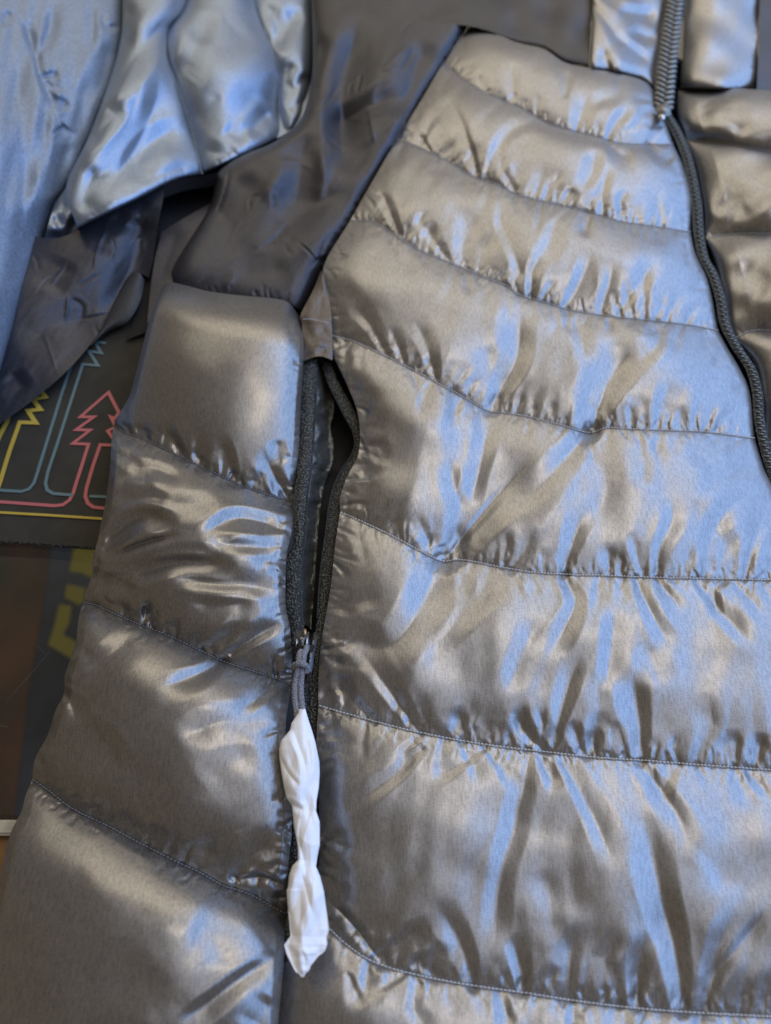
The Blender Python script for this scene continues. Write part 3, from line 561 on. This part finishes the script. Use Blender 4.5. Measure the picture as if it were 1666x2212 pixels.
RTr = [(712, 772), (732, 825), (765, 885), (784, 936), (781, 982), (752, 1032), (738, 1085), (731, 1140), (719, 1230), (704, 1340), (697, 1400), (692, 1470), (690, 1530), (688, 1640), (690, 1788)]
strip('zipper_tape', RTl, RTr, lambda t: 0.0225+0.001*np.sin(t*12), M['tape'], side_zip, crown=0.001, n=9)
beads = []
def bead(a, t, n, up, i): return [(a, n, t, up, (0.00045, 0.00030, 0.0007))]
boxes('zipper_coil', along([(685, 800), (684, 864), (680, 918), (673, 1007), (664, 1085), (660, 1157), (652, 1221), (650, 1264), (652, 1318), (657, 1355)], 0.030, 4.2, bead), M['tooth'], side_zip, 'stuff')
boxes('zipper_coil', along([(712, 835), (741, 893), (763, 936), (763, 975), (729, 1032), (712, 1085), (705, 1140), (693, 1230), (685, 1340)], 0.0245, 4.2, bead), M['tooth'], side_zip, 'stuff')
# the split between the two tapes below the slider
# inner pocket
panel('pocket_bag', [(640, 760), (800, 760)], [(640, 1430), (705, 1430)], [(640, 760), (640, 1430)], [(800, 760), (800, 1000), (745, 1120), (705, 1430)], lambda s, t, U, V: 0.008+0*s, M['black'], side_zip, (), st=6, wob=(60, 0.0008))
lf = [FD([(688, 820), (700, 850), (706, 890)], 6, 5, 'b'), FD([(690, 930), (706, 960), (712, 990)], 6, 5, 'b'), FD([(684, 1010), (700, 1030), (704, 1070)], 6, 5, 'b'), FD([(676, 1080), (690, 1120)], 6, 4, 'b'), FD([(668, 1180), (680, 1220), (676, 1280)], 6, 4, 'b'), FD([(716, 880), (700, 915)], 5, 4, 'b')]
panel('pocket_lining', [(676, 782), (692, 784), (703, 800)], [(654, 1345), (672, 1360)], [(676, 782), (676, 900), (668, 1000), (657, 1085), (650, 1200), (646, 1280), (654, 1345)],
      [(703, 800), (716, 840), (722, 885), (714, 925), (720, 960), (718, 1000), (700, 1050), (690, 1120), (684, 1200), (678, 1290), (672, 1360)],
      lambda s, t, U, V: 0.024-0.010*smooth(s*1.1)+0*t, M['lining'], side_zip, lf, st=2.2, wob=(40, 0.0010), seed=77, fine=(16, 0.00025))
# cloth facing at the top of the opening
ff = [FD([(690, 600), (694, 650), (690, 700)], 8, 6, 'b'), FD([(660, 735), (690, 728), (712, 735)], 6, 2, 'b'), FD([(700, 745), (702, 772)], 6, 3, 'b')]
o, U, V, z = panel('zip_facing', [(694, 584), (703, 600)], [(656, 780), (668, 775), (684, 770), (700, 771), (719, 778)], [(694, 584), (676, 628), (650, 680), (653, 703), (656, 780)], [(703, 600), (714, 660), (717, 703), (719, 778)],
      lambda s, t, U, V: 0.031+0.002*np.sin(s*3.14), M['facing'], jacket, ff, st=1.8, wob=(36, 0.0004), seed=78)
seam_line('facing_stitching', np.array([(655, 690), (672, 690), (690, 693), (712, 700)], float), np.full(4, 0.0335), jacket, M['thread'], step=5, ln=4, rad=1.3)

# dark underside of the body front that closes the gap beside the tapes
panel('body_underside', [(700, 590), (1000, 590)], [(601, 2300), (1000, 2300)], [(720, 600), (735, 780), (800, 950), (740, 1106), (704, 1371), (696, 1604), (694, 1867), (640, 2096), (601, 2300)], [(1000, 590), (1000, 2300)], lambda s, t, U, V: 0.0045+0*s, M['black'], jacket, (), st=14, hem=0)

# slider
slider = box_part('zipper_slider', 652, 1389, 0.0345, (0.0068, 0.0120, 0.0035), M['enamel'], side_zip, rz=0.05)
box_part('slider_rail', 675, 1400, 0.031, (0.0030, 0.0150, 0.0030), M['enamel'], side_zip, rz=-0.12)
box_part('slider_tab', 668, 1434, 0.0355, (0.0034, 0.0170, 0.0013), M['enamel'], side_zip, rz=-0.10, tilt=0.08)
box_part('slider_rivet', 659, 1366, 0.036, (0.0011, 0.0034, 0.0016), M['brass'], side_zip, rz=-0.03)
box_part('slider_bail', 663, 1386, 0.0368, (0.0008, 0.0042, 0.0012), M['steel'], side_zip, rz=-0.10)
box_part('slider_bail', 641, 1388, 0.0362, (0.0006, 0.0036, 0.0012), M['steel'], side_zip, rz=-0.05)
def wpath(p, n=60): c = resample(np.array([tuple(x) for x in cr3(p)]), n); return pt(c[:, 0], c[:, 1], c[:, 2])
def cr3(p): return cr(p, 3.0)
cord_r = 7.0*KC*0.9
cs = [(646, 1548, .0375), (646, 1515, .0385), (644, 1490, .039), (643, 1465, .040), (646, 1445, .041), (647, 1425, .040), (648, 1412, .039), (654, 1404, .0385)]
cs = [(644, 1560, .0400), (640, 1530, .0395), (637, 1500, .0390), (638, 1475, .039), (643, 1450, .040), (646, 1430, .0400), (647, 1414, .0395), (651, 1407, .038)]
c2 = [(657, 1560, .0400), (653, 1530, .0395), (650, 1500, .039), (650, 1475, .039), (653, 1450, .040), (655, 1430, .040), (657, 1414, .0395), (661, 1405, .038), (662, 1398, .036)]
tube('pull_cord', wpath(cs, 90), 0.00135, M['cord'], side_zip, n=12)
tube('pull_cord', wpath(c2, 90), 0.00135, M['cord'], side_zip, n=12)
kn = [(634, 1446, .0385), (636, 1438, .0405), (645, 1434, .0425), (655, 1435, .0425), (663, 1441, .041), (664, 1449, .0395), (658, 1449, .0405)]
tube('cord_knot', wpath(kn, 50), 0.00140, M['cord'], side_zip, n=12)

# ================================================================== PAPER WRAP
m, nt, b = mat('tissue_paper', (0.95, 0.95, 0.96), 0.0, 0.55); b.inputs['Subsurface Weight'].default_value = 0.08; b.inputs['Subsurface Radius'].default_value = (0.004, 0.004, 0.004); b.inputs['Subsurface Scale'].default_value = 1.0
N = nt.nodes; tc = N.new('ShaderNodeTexCoord'); nz = N.new('ShaderNodeTexNoise'); nz.inputs['Scale'].default_value = 220; nz.inputs['Detail'].default_value = 5; nt.links.new(tc.outputs['Object'], nz.inputs['Vector'])
bp = N.new('ShaderNodeBump'); bp.inputs['Strength'].default_value = 0.25; bp.inputs['Distance'].default_value = 0.0008; nt.links.new(nz.outputs[0], bp.inputs['Height']); nt.links.new(bp.outputs[0], b.inputs['Normal'])
M['paper'] = m
pl = [(645, 1540), (630, 1562), (627, 1577), (608, 1599), (603, 1619), (604, 1640), (610, 1681), (619, 1723), (631, 1741), (635, 1784), (641, 1815), (644, 1834), (644, 1858), (632, 1870), (625, 1890), (622, 1918), (619, 1924), (623, 1975), (627, 2022), (613, 2041), (618, 2060), (628, 2080), (638, 2099), (648, 2105), (650, 2111)]
pr = [(659, 1529), (667, 1556), (675, 1580), (682, 1605), (690, 1645), (691, 1670), (689, 1702), (684, 1730), (683, 1752), (691, 1775), (691, 1825), (686, 1850), (683, 1872), (692, 1893), (700, 1925), (706, 1965), (712, 2008), (707, 2024), (708, 2040), (704, 2052), (697, 2060), (690, 2064), (679, 2078), (672, 2086), (669, 2096), (661, 2102), (656, 2112)]
def poly(p, n):
    c = np.array(p, float); d = np.r_[0, np.cumsum(np.hypot(*np.diff(c, axis=0).T))]; s = np.linspace(0, d[-1], n); return np.stack([np.interp(s, d, c[:, 0]), np.interp(s, d, c[:, 1])], 1)
nv, nu = 330, 60
yy = np.linspace(1530, 2111, nv)
def xa(p, y): q = np.array(p); return np.interp(y, np.maximum.accumulate(q[:, 1]), q[:, 0])
XL, XR = xa(pl, yy), xa(pr, yy); XL = np.minimum(XL, XR-1.0)
s = np.linspace(0, 1, nu)[None, :]; U = XL[:, None]*(1-s)+XR[:, None]*s; V = np.repeat(yy[:, None], nu, 1)
V[0, :] = 1530+12*(1-s[0])
pfo = [FD([(629, 1565), (645, 1610), (658, 1650), (656, 1700)], 5, 4.5, 'bx'), FD([(604, 1628), (622, 1668), (650, 1702)], 5, 4, 'bx'), FD([(660, 1640), (663, 1600), (672, 1660), (661, 1680)], 4, 3, 'b'), FD([(620, 1730), (640, 1742), (659, 1750)], 5, 5, 'bx'),
       FD([(645, 1700), (668, 1745), (675, 1800)], 7, 3, 'b'), FD([(650, 1765), (646, 1815), (655, 1850), (662, 1905)], 5, 3.5, 'bx'), FD([(647, 1870), (665, 1935), (676, 1985)], 6, 4, 'bx'), FD([(640, 1900), (650, 1960), (648, 2010)], 6, 3, 'b'), FD([(662, 1890), (688, 1940), (696, 1990)], 6, 3, 'br'),
       FD([(630, 2025), (660, 2045), (700, 2040)], 6, 3, 'b'), FD([(655, 2100), (660, 2075), (650, 2050)], 4, 4, 'bx'), FD([(625, 2050), (645, 2075)], 5, 3, 'b'), FD([(612, 1640), (630, 1690), (648, 1735)], 8, 3, 'br'), FD([(660, 1560), (672, 1610), (684, 1665)], 6, 2.5, 'br')]
tt = np.linspace(0, 1, nv)[:, None]; halfw = ((XR-XL)[:, None])*kpx(V)/2
tri = lambda X: np.abs((X % 1)-0.5)*2
z = 0.0415+0.0075*tt+0.002*np.sin(tt*5)+np.minimum(halfw*0.55, 0.0055)*(np.clip(1-(2*s-1)**2, 0, 1)**0.6)-0.003*tt
z = z+fold_eval(U, V, pfo)*kpx(V)*1.05+sum(a_*(tri((U*math.cos(t_)+V*math.sin(t_))/l_+p_+0.25*wobble(U, V, 160, seed=k_))-0.5) for k_, (a_, t_, l_, p_) in enumerate([(.0016, .30, 74, .2), (.0010, .12, 49, .6), (.0008, .75, 96, .1), (.00025, -.15, 24, .8)]))
P = pt(U, V, z); base = P.reshape(-1, 3); lower = pt(U*0.96+0.04*U.mean(1, keepdims=True), V, 0.0385+0.0075*tt-0.0016*(np.clip(1-(2*s-1)**2, 0, 1)**0.6)).reshape(-1, 3)
fc = grid_faces(nv, nu); fl = grid_faces(nv, nu, nv*nu)[:, ::-1]
ring = np.concatenate([np.arange(nu), np.arange(1, nv)*nu+nu-1, (nv-1)*nu+np.arange(nu-2, -1, -1), np.arange(nv-2, 0, -1)*nu]); r2 = ring+nv*nu
fr = np.stack([ring, np.roll(ring, -1), np.roll(r2, -1), r2], 1)
o = mesh_obj('paper_wrap', np.vstack([base, lower]), np.vstack([fc, fl, fr]), M['paper'])
tag(o, 'twisted white tissue paper wrapped round the cord end of the side zip', 'paper wrap')

# ================================================================== NEIGHBOURING JACKETS (upper left)
jb = tag(empty('puffer_jacket', tuple(pt(300., 350., 0.0))), 'grey quilted jacket with blue window light painted into its colour and charcoal panel, behind the sleeve at upper left', 'jacket')
bpy.context.view_layer.update()
q2 = [FD([(300, 50), (262, 120), (225, 190), (205, 230)], 13, 14, 'b'), FD([(385, 5), (320, 90), (262, 165), (205, 240)], 14, 18, 'b'), FD([(345, 135), (338, 220), (300, 310), (250, 390), (215, 450)], 15, 20, 'b'), FD([(405, 280), (345, 300), (300, 345), (288, 400)], 15, 16, 'b'),
      FD([(262, 205), (245, 250), (200, 300), (185, 330)], 12, 16, 'b'), FD([(205, 350), (195, 400), (175, 470)], 13, 13, 'b'), FD([(305, 160), (280, 270), (230, 360), (190, 440)], 14, 14, 'b'), FD([(430, 350), (340, 378), (290, 405)], 9, 7, 'b'), FD([(285, 0), (272, 60), (255, 110)], 9, 9, 'b')]
q2 += puckers([(200, 470), (300, 425), (380, 385), (437, 376)], 1, dens=17, ln=(14, 40), w=(3, 5), a=(1, 2), seed=301)
pil = lambda s, A: A*np.clip(1-np.abs(2*s-1)**2.2, 0, 1)**0.8
bz = lambda U, t: 0.054-0.00009*(U-200)-0.006*roll((1-t)*0.12, 0.012)-0.016*smooth(t*1.5-0.5)
zq = lambda s, t, U, V: bz(U, t)+pil(s, 0.013)
panel('quilted_baffle', [(266, -30), (415, -30)], [(168, 494), (200, 476), (300, 428), (380, 388), (437, 376)], [(266, -30), (262, 80), (232, 190), (190, 300), (143, 405), (168, 494)], [(415, -30), (395, 25), (366, 65), (362, 122), (379, 172), (405, 250), (430, 340), (437, 376)], zq, M['satin_blue_lit'], jb, q2, k=0.62, st=2.6, hem=0.02, seed=41, wob=(200, 0.0012))
q3 = [FD([(420, 20), (425, 90), (400, 150), (375, 175)], 14, 11, 'b'), FD([(545, 60), (500, 100), (450, 90)], 22, 6, 'b'), FD([(560, 180), (520, 250), (480, 275)], 20, 7, 'b'), FD([(410, 270), (450, 235), (480, 190)], 16, 5, 'b'), FD([(540, 300), (505, 290), (480, 275)], 10, 8, 'b'), FD([(520, 320), (470, 330), (435, 320)], 10, 7, 'b'), FD([(590, 235), (560, 262), (540, 300)], 12, 11, 'b'), FD([(450, 20), (440, 100)], 12, 5, 'b')]
q3 += puckers([(437, 376), (501, 346), (560, 318), (612, 292)], 1, dens=14, ln=(14, 44), w=(3, 5), a=(1, 2.4), seed=302)
panel('quilted_baffle', [(415, -30), (552, -30)], [(437, 376), (501, 346), (560, 318), (612, 292)], [(415, -30), (395, 25), (366, 65), (362, 122), (379, 172), (405, 250), (430, 340), (437, 376)], [(552, -30), (550, 0), (570, 61), (596, 129), (606, 161), (603, 229), (612, 292)],
      lambda s, t, U, V: bz(U, t)+pil(s, 0.016), M['satin_blue_lit'], jb, q3, k=0.62, st=2.6, hem=0.02, seed=42, wob=(200, 0.0012))
q4 = [FD([(575, 0), (600, 60), (590, 115)], 9, 7, 'b'), FD([(650, 10), (620, 60), (600, 120)], 10, 8, 'b'), FD([(632, 120), (620, 165), (612, 230)], 9, 9, 'b'), FD([(665, 155), (640, 190), (615, 200)], 9, 7, 'b'), FD([(668, 215), (640, 225), (618, 240)], 8, 6, 'b')]
panel('quilted_baffle', [(552, -30), (674, -30)], [(612, 292), (630, 280), (652, 262)], [(552, -30), (550, 0), (570, 61), (596, 129), (606, 161), (603, 229), (612, 292)], [(674, -30), (677, 90), (674, 172), (652, 262)],
      lambda s, t, U, V: bz(U, t)+pil(s, 0.009), M['satin_blue_lit'], jb, q4, st=2.6, hem=0.02, seed=43, wob=(150, 0.001))
panel('quilted_baffle', [(118, 440), (143, 405)], [(92, 524), (120, 518), (168, 494)], [(118, 440), (100, 500), (92, 524)], [(143, 405), (155, 440), (168, 494)],
      lambda s, t, U, V: 0.030+0.004*prof(t, .5)-0.006*smooth(t*2-1), M['satin_blue_lit'], jb, [FD([(140, 430), (125, 500)], 7, 5, 'b')], st=2.6, hem=0.02, seed=44, wob=(40, 0.001))
for c_ in ([(366, 65), (362, 122), (379, 172), (405, 250), (430, 340), (437, 376)], [(570, 61), (596, 129), (606, 161), (603, 229), (612, 292)]):
    a = cr(c_, 5); seam_line('seam_stitching', a, np.full(len(a), 0.0395)-0.008*np.linspace(0, 1, len(a)), jb, M['thread'], step=8, ln=5)
n1 = [FD([(250, 700), (300, 620), (330, 560)], 16, 6, 'b'), FD([(265, 440), (245, 500), (200, 560)], 22, 5, 'b'), FD([(40, 760), (120, 700), (220, 690)], 22, 5, 'b'), FD([(20, 800), (60, 850)], 12, 5, 'b'), FD([(320, 420), (300, 470), (310, 530)], 16, 5, 'b'), FD([(150, 560), (110, 640)], 18, 4, 'b'), FD([(230, 470), (290, 490), (320, 470)], 10, 4, 'b')]
n1 += extra_n
panel('underarm_panel', [(40, 500), (115, 516), (168, 496), (200, 474), (300, 424), (353, 404)], [(-40, 940), (0, 916), (72, 864), (143, 803), (197, 742), (222, 703), (258, 631), (279, 598), (300, 590), (322, 600)],
      [(40, 500), (20, 600), (-20, 740), (-40, 940)], [(353, 404), (353, 426), (340, 494), (331, 560), (322, 600)],
      lambda s, t, U, V: 0.028-0.018*smooth(t*1.15-0.15), M['dark'], jb, n1, k=1.2, st=2.8, hem=0.02, seed=45, wob=(220, 0.0012), fine=(26, 0.00007, 3, 0.6))
panel('underarm_panel', [(352, 396), (400, 384), (470, 374)], [(353, 428), (400, 412), (462, 402)], [(352, 396), (353, 428)], [(470, 374), (462, 402)], lambda s, t, U, V: 0.030-0.010*t, M['dark'], jb, (), st=3, hem=0.02, seed=46)
panel('underarm_lining', [(350, 500), (400, 470), (470, 430)], [(318, 700), (360, 640), (400, 600)], [(350, 500), (335, 560), (326, 620), (318, 700)], [(470, 430), (440, 520), (400, 600)], lambda s, t, U, V: 0.014+0*s, M['dark'], jb, [FD([(390, 480), (360, 560), (345, 620)], 14, 5, 'b')], st=3.5, hem=0.01, seed=47)
panel('underarm_shade_sheet', [(335, 410), (475, 395)], [(272, 735), (360, 700)], [(335, 410), (330, 560), (306, 640), (272, 735)], [(475, 395), (420, 560), (360, 700)], lambda s, t, U, V: 0.006+0*s, M['black'], jb, (), st=8, hem=0, seed=48)  # black sheet standing in for the deep shade under the arm
panel('underarm_fold', [(283, 592), (297, 586), (312, 604)], [(194, 744), (198, 748)], [(283, 592), (255, 640), (222, 703), (194, 744)], [(312, 604), (303, 650), (276, 694), (236, 716), (198, 748)], lambda s, t, U, V: 0.013-0.007*t+0.003*np.sin(s*3.14), M['lining_dark'], jb, (), st=3, hem=0.005, seed=48)

jc = tag(empty('quilted_jacket', tuple(pt(60., 300., 0.0))), 'pale nylon jacket, blue window light painted into its colour, draped at the far left edge of the photo', 'jacket')
bpy.context.view_layer.update()
nf = [FD([(20, 60), (40, 200), (50, 330), (45, 480)], 15, 6, 'b'), FD([(112, 0), (108, 60), (82, 122)], 8, 6, 'e'), FD([(203, 0), (202, 60), (196, 120)], 6, 5, 'b'), FD([(222, 20), (225, 50), (245, 60), (262, 56)], 4, 4, 'b'), FD([(130, 155), (118, 160), (92, 165)], 6, 6, 'e'), FD([(150, 190), (130, 192), (100, 180)], 6, 6, 'e'), FD([(150, 215), (135, 225), (118, 215)], 8, 8, 'e'), FD([(145, 270), (135, 280), (128, 270)], 10, 6, 'b'),
      FD([(96, 240), (98, 300), (85, 380)], 7, 5, 'b'), FD([(190, 120), (170, 240), (140, 340), (118, 430)], 16, 9, 'b'), FD([(150, 290), (130, 360), (112, 440)], 10, 6, 'b'), FD([(20, 20), (10, 60)], 6, 5, 'b'), FD([(60, 440), (50, 520), (20, 640)], 18, 5, 'b'), FD([(90, 380), (78, 470), (60, 560)], 8, 4, 'b'), FD([(235, 80), (222, 160), (190, 230)], 14, 6, 'b')]
nf += puckers([(32, 10), (62, 75), (88, 165), (110, 215), (130, 272)], 1, dens=13, ln=(14, 40), w=(2.5, 4.5), a=(0.8, 2), seed=303)
nf += [FD([(32, 10), (62, 75), (88, 165), (110, 215), (130, 272)], 5, 6, 'b')]
panel('body_panel', [(-60, -30), (266, -30)], [(-60, 930), (-20, 860), (0, 800)], [(-60, -30), (-60, 400), (-60, 930)], [(266, -30), (266, 0), (262, 90), (240, 180), (215, 250), (192, 305), (150, 395), (120, 440), (98, 505), (72, 580), (45, 660), (20, 735), (0, 800)],
      lambda s, t, U, V: 0.060+0.035*(0.5-s)-0.012*roll((1-s)*0.11, 0.03)-0.020*smooth(t*1.1), M['pale'], jc, nf, k=0.95, st=2.8, hem=0.03, seed=49, wob=(240, 0.0012), fine=(48, 0.0006, 6, 0.18))
a = cr([(32, 10), (62, 75), (88, 165), (110, 215), (130, 272)], 5); seam_line('seam_stitching', a, np.full(len(a), 0.0575), jc, M['thread'], step=7, ln=5)

# ================================================================== PRINTED MAT
matm, nt, b = mat('mat_cloth', (0.030, 0.030, 0.024), 0.0, 0.8, **{'Specular IOR Level': 0.25}); N = nt.nodes; tc = N.new('ShaderNodeTexCoord'); nz = N.new('ShaderNodeTexNoise'); nz.inputs['Scale'].default_value = 90; nz.inputs['Detail'].default_value = 6
nt.links.new(tc.outputs['Object'], nz.inputs['Vector']); rp = N.new('ShaderNodeValToRGB'); rp.color_ramp.elements[0].color = (0.026, 0.024, 0.018, 1); rp.color_ramp.elements[1].color = (0.060, 0.055, 0.043, 1); nt.links.new(nz.outputs[0], rp.inputs[0]); nt.links.new(rp.outputs[0], b.inputs['Base Color'])
pm = tag(empty('printed_mat', tuple(pt(100., 1000., 0.0))), 'black mat printed with neon outline pine trees, under the sleeve at left', 'mat')
bpy.context.view_layer.update()
edge = [(-140, 1160), (0, 1168), (60, 1171), (120, 1176), (190, 1181), (330, 1190)]
panel('mat_sheet', [(-140, 560), (430, 560)], edge, [(-140, 560), (-140, 1160)], [(430, 560), (330, 1190)], lambda s, t, U, V: 0.0030+0*s, matm, pm, (), st=8, hem=0.0024, wob=(200, 0.00006))
e_ = cr(edge, 2); q = pt(e_[:, 0], e_[:, 1]+1.0+np.sin(e_[:, 0]*0.9)*0.5, 0.0022); tube('mat_hem', q, 0.0011+0.0003*np.abs(np.sin(np.arange(len(q))*1.7)), M['tape'], pm, n=7)
def flatline(name, pts, wd, m, zl=0.00390, corner=True):
    c = np.array(pts, float); W = pt(c[:, 0], c[:, 1], zl); n = len(W); Vv = []
    for i in range(n):
        d0 = W[i]-W[max(i-1, 0)]; d1 = W[min(i+1, n-1)]-W[i]
        d0 = d0/(np.linalg.norm(d0)+1e-12) if i else d1/np.linalg.norm(d1); d1 = d1/(np.linalg.norm(d1)+1e-12) if i < n-1 else d0
        n0 = np.array([-d0[1], d0[0], 0]); n1 = np.array([-d1[1], d1[0], 0]); mi = n0+n1; l = np.linalg.norm(mi); mi = mi/(l+1e-9); sc = 1/max(0.35, float(mi@n0))
        Vv += [W[i]+mi*wd/2*sc, W[i]-mi*wd/2*sc]
    top = [(2*i, 2*i+1, 2*i+3, 2*i+2) for i in range(n-1)]
    return mesh_obj(name, Vv, top, m, pm, smooth_=False)
def ink(name, col): 
    m, nt, b = mat(name, col, 0, 0.6); return m
pink, teal, yel = ink('pink_ink', (0.50, 0.13, 0.13)), ink('teal_ink', (0.115, 0.185, 0.19)), ink('yellow_ink', (0.50, 0.36, 0.05))
def c4(l): return [(0.3581*x, 542.3+0.3581*y) for x, y in l]
lw = 0.0017
flatline('tree_print', c4([(-300, 1500), (0, 1512), (330, 1536), (380, 1530), (420, 1502), (442, 1460), (460, 1400), (535, 1165), (440, 1160), (545, 1080), (460, 1077), (568, 1000), (485, 1000), (655, 852), (718, 975), (690, 1010), (668, 1000), (700, 1060), (650, 1085), (690, 1140)]), lw*1.15, pink)
flatline('tree_print', c4([(700, 1172), (605, 1168), (560, 1300), (522, 1430), (515, 1480), (530, 1520), (565, 1545), (640, 1552), (760, 1560)]), lw*1.15, pink, 0.00395)
flatline('tree_print', c4([(-300, 1430), (0, 1442), (130, 1450), (175, 1435), (205, 1400), (225, 1340), (370, 870), (415, 735), (470, 600)]), lw*1.1, teal, 0.00400)
flatline('tree_print', c4([(440, 1472), (320, 1462), (285, 1440), (275, 1400), (290, 1330), (350, 1150), (500, 682), (592, 690), (535, 602), (612, 615), (570, 545), (640, 555)]), lw*1.1, teal, 0.00405)
flatline('tree_print', c4([(540, 1478), (760, 1488)]), lw, teal, 0.00410)
flatline('tree_print', c4([(-80, 1300), (0, 1110), (40, 1035), (80, 900)]), lw*1.7, yel, 0.00415)
flatline('tree_print', c4([(-60, 1560), (0, 1395), (60, 1200), (120, 1032), (217, 1036), (168, 962), (245, 955), (200, 895), (275, 880), (230, 820)]), lw*1.5, yel, 0.00420)
flatline('border_print', c4([(-300, 1560), (0, 1576), (300, 1593), (600, 1613), (900, 1633)]), lw*0.9, yel, 0.00425)

# ================================================================== COUNTER
counter = tag(empty('display_counter', (0, 0.1, -0.02)), 'glass topped display counter under the jackets, boxes seen through the scratched glass', 'counter')
bpy.context.view_layer.update()
def slab(name, x0, x1, y0, y1, z0, z1, m, parent, bev=0.001):
    bm = bmesh.new(); bmesh.ops.create_cube(bm, size=1)
    for v in bm.verts: v.co = Vector(((x0+x1)/2+v.co.x*(x1-x0), (y0+y1)/2+v.co.y*(y1-y0), (z0+z1)/2+v.co.z*(z1-z0)))
    if bev: bmesh.ops.bevel(bm, geom=bm.edges[:], offset=bev, segments=2, affect='EDGES')
    me = bpy.data.meshes.new(name); bm.to_mesh(me); bm.free(); me.materials.append(m); o = bpy.data.objects.new(name, me); C.objects.link(o)
    if parent: o.parent = parent; o.matrix_parent_inverse = parent.matrix_world.inverted()
    return o
gm = bpy.data.materials.new('counter_glass'); gm.use_nodes = True; nt = gm.node_tree; nt.nodes.clear()
out = nt.nodes.new('ShaderNodeOutputMaterial'); mx = nt.nodes.new('ShaderNodeMixShader'); tr = nt.nodes.new('ShaderNodeBsdfTransparent'); gl = nt.nodes.new('ShaderNodeBsdfGlossy'); fr_ = nt.nodes.new('ShaderNodeFresnel')
tr.inputs[0].default_value = (0.86, 0.9, 0.88, 1); gl.inputs['Roughness'].default_value = 0.04; fr_.inputs[0].default_value = 1.5
nt.links.new(fr_.outputs[0], mx.inputs[0]); nt.links.new(tr.outputs[0], mx.inputs[1]); nt.links.new(gl.outputs[0], mx.inputs[2]); nt.links.new(mx.outputs[0], out.inputs[0])
yfr = float(pt(0., 1770., 0.0)[1])
slab('glass_top', -0.8, 0.9, yfr, 1.4, -0.006, 0.0, gm, counter)
def nmat(name, c1, c2, scale, rough=0.6):
    m, nt, b = mat(name, c1, 0, rough); N = nt.nodes; tc = N.new('ShaderNodeTexCoord'); nz = N.new('ShaderNodeTexNoise'); nz.inputs['Scale'].default_value = scale; nz.inputs['Detail'].default_value = 4
    nt.links.new(tc.outputs['Object'], nz.inputs['Vector']); rp = N.new('ShaderNodeValToRGB'); rp.color_ramp.elements[0].position = 0.35; rp.color_ramp.elements[1].position = 0.65
    rp.color_ramp.elements[0].color = (*c1, 1); rp.color_ramp.elements[1].color = (*c2, 1); nt.links.new(nz.outputs[0], rp.inputs[0]); nt.links.new(rp.outputs[0], b.inputs['Base Color']); return m
slab('case_floor', -0.8, 0.9, -0.6, 1.4, -0.94, -0.925, nmat('case_floor', (0.015, 0.017, 0.030), (0.12, 0.12, 0.17), 4), counter)  # blue-grey mottle painted here in place of reflections on the glass
slab('front_rail', -0.8, 0.9, yfr-0.0065, yfr-0.0002, -0.010, 0.001, nmat('rail_metal', (0.40, 0.38, 0.33), (0.62, 0.6, 0.52), 120, 0.3), counter)
slab('wood_edge', -0.8, 0.9, yfr-0.05, yfr-0.0068, -0.030, -0.004, nmat('varnished_wood', (0.16, 0.08, 0.03), (0.30, 0.16, 0.06), 60, 0.35), counter)
# things inside the case
def at(u, v, z): return pt(float(u), float(v), z)
def prism(name, poly_, z0, z1, m, label=None, cat=None):
    n = len(poly_); b0 = [at(u, v, z1) for u, v in poly_]; V_ = [(p[0], p[1], z1) for p in b0]+[(p[0], p[1], z0) for p in b0]
    F2 = [tuple(range(n))]+[(i, i+n, (i+1) % n+n, (i+1) % n) for i in range(n)]+[tuple(range(2*n-1, n-1, -1))]
    o = mesh_obj(name, V_, F2, m, None, smooth_=False)
    if label: tag(o, label, cat)
    return o
prism('cardboard_box', [(-160, 1040), (118, 1100), (96, 1290), (60, 1500), (30, 1760), (-160, 1760)], -0.92, -0.72, nmat('brown_card', (0.018, 0.018, 0.028), (0.26, 0.085, 0.035), 3.2), 'reddish brown box seen blurred through the glass counter', 'box')
bx = prism('printed_box', [(118, 1080), (330, 1110), (300, 1760), (30, 1760), (60, 1500)], -0.92, -0.722, nmat('navy_card', (0.012, 0.020, 0.045), (0.07, 0.08, 0.13), 7), 'navy blue box with yellow lettering seen through the glass counter', 'box')
def blob(name, polys, z, m):
    for p_ in polys:
        n = len(p_); V_ = [at(u, v, z) for u, v in p_]+[at(u, v, z-0.0006) for u, v in p_]; fs = [tuple(range(n))]+[(i, i+n, (i+1) % n+n, (i+1) % n) for i in range(n)]
        o = mesh_obj(name, V_, fs, m, None, smooth_=False); o.parent = bx
yl = mat('yellow_print', (0.36, 0.28, 0.05), 0, 0.6)[0]
blob('yellow_letter', [[(160, 1182), (215, 1186), (200, 1250), (178, 1238), (150, 1235)], [(145, 1262), (185, 1270), (180, 1300), (172, 1308), (140, 1290)], [(128, 1306), (155, 1308), (150, 1345), (136, 1370), (168, 1388), (156, 1424), (104, 1392), (118, 1350)]], -0.7205, yl)
def scratch(pts, r): q = pt(np.array([p[0] for p in pts], float), np.array([p[1] for p in pts], float), 0.0002); return tube('glass_scratch', q, r*0.6, M['thread_dark'], counter, n=4)
scratch([(109, 1404), (80, 1440), (45, 1480), (12, 1518)], 0.00010); scratch([(80, 1395), (97, 1411)], 0.00008); scratch([(0, 1567), (15, 1570)], 0.0001)
# floor below
gnd = nmat('shop_floor', (0.05, 0.035, 0.025), (0.09, 0.06, 0.04), 6)
fl_ = slab('floor', -4, 4, -4, 4, -0.96, -0.95, gnd, None, bev=0); fl_['kind'] = 'structure'
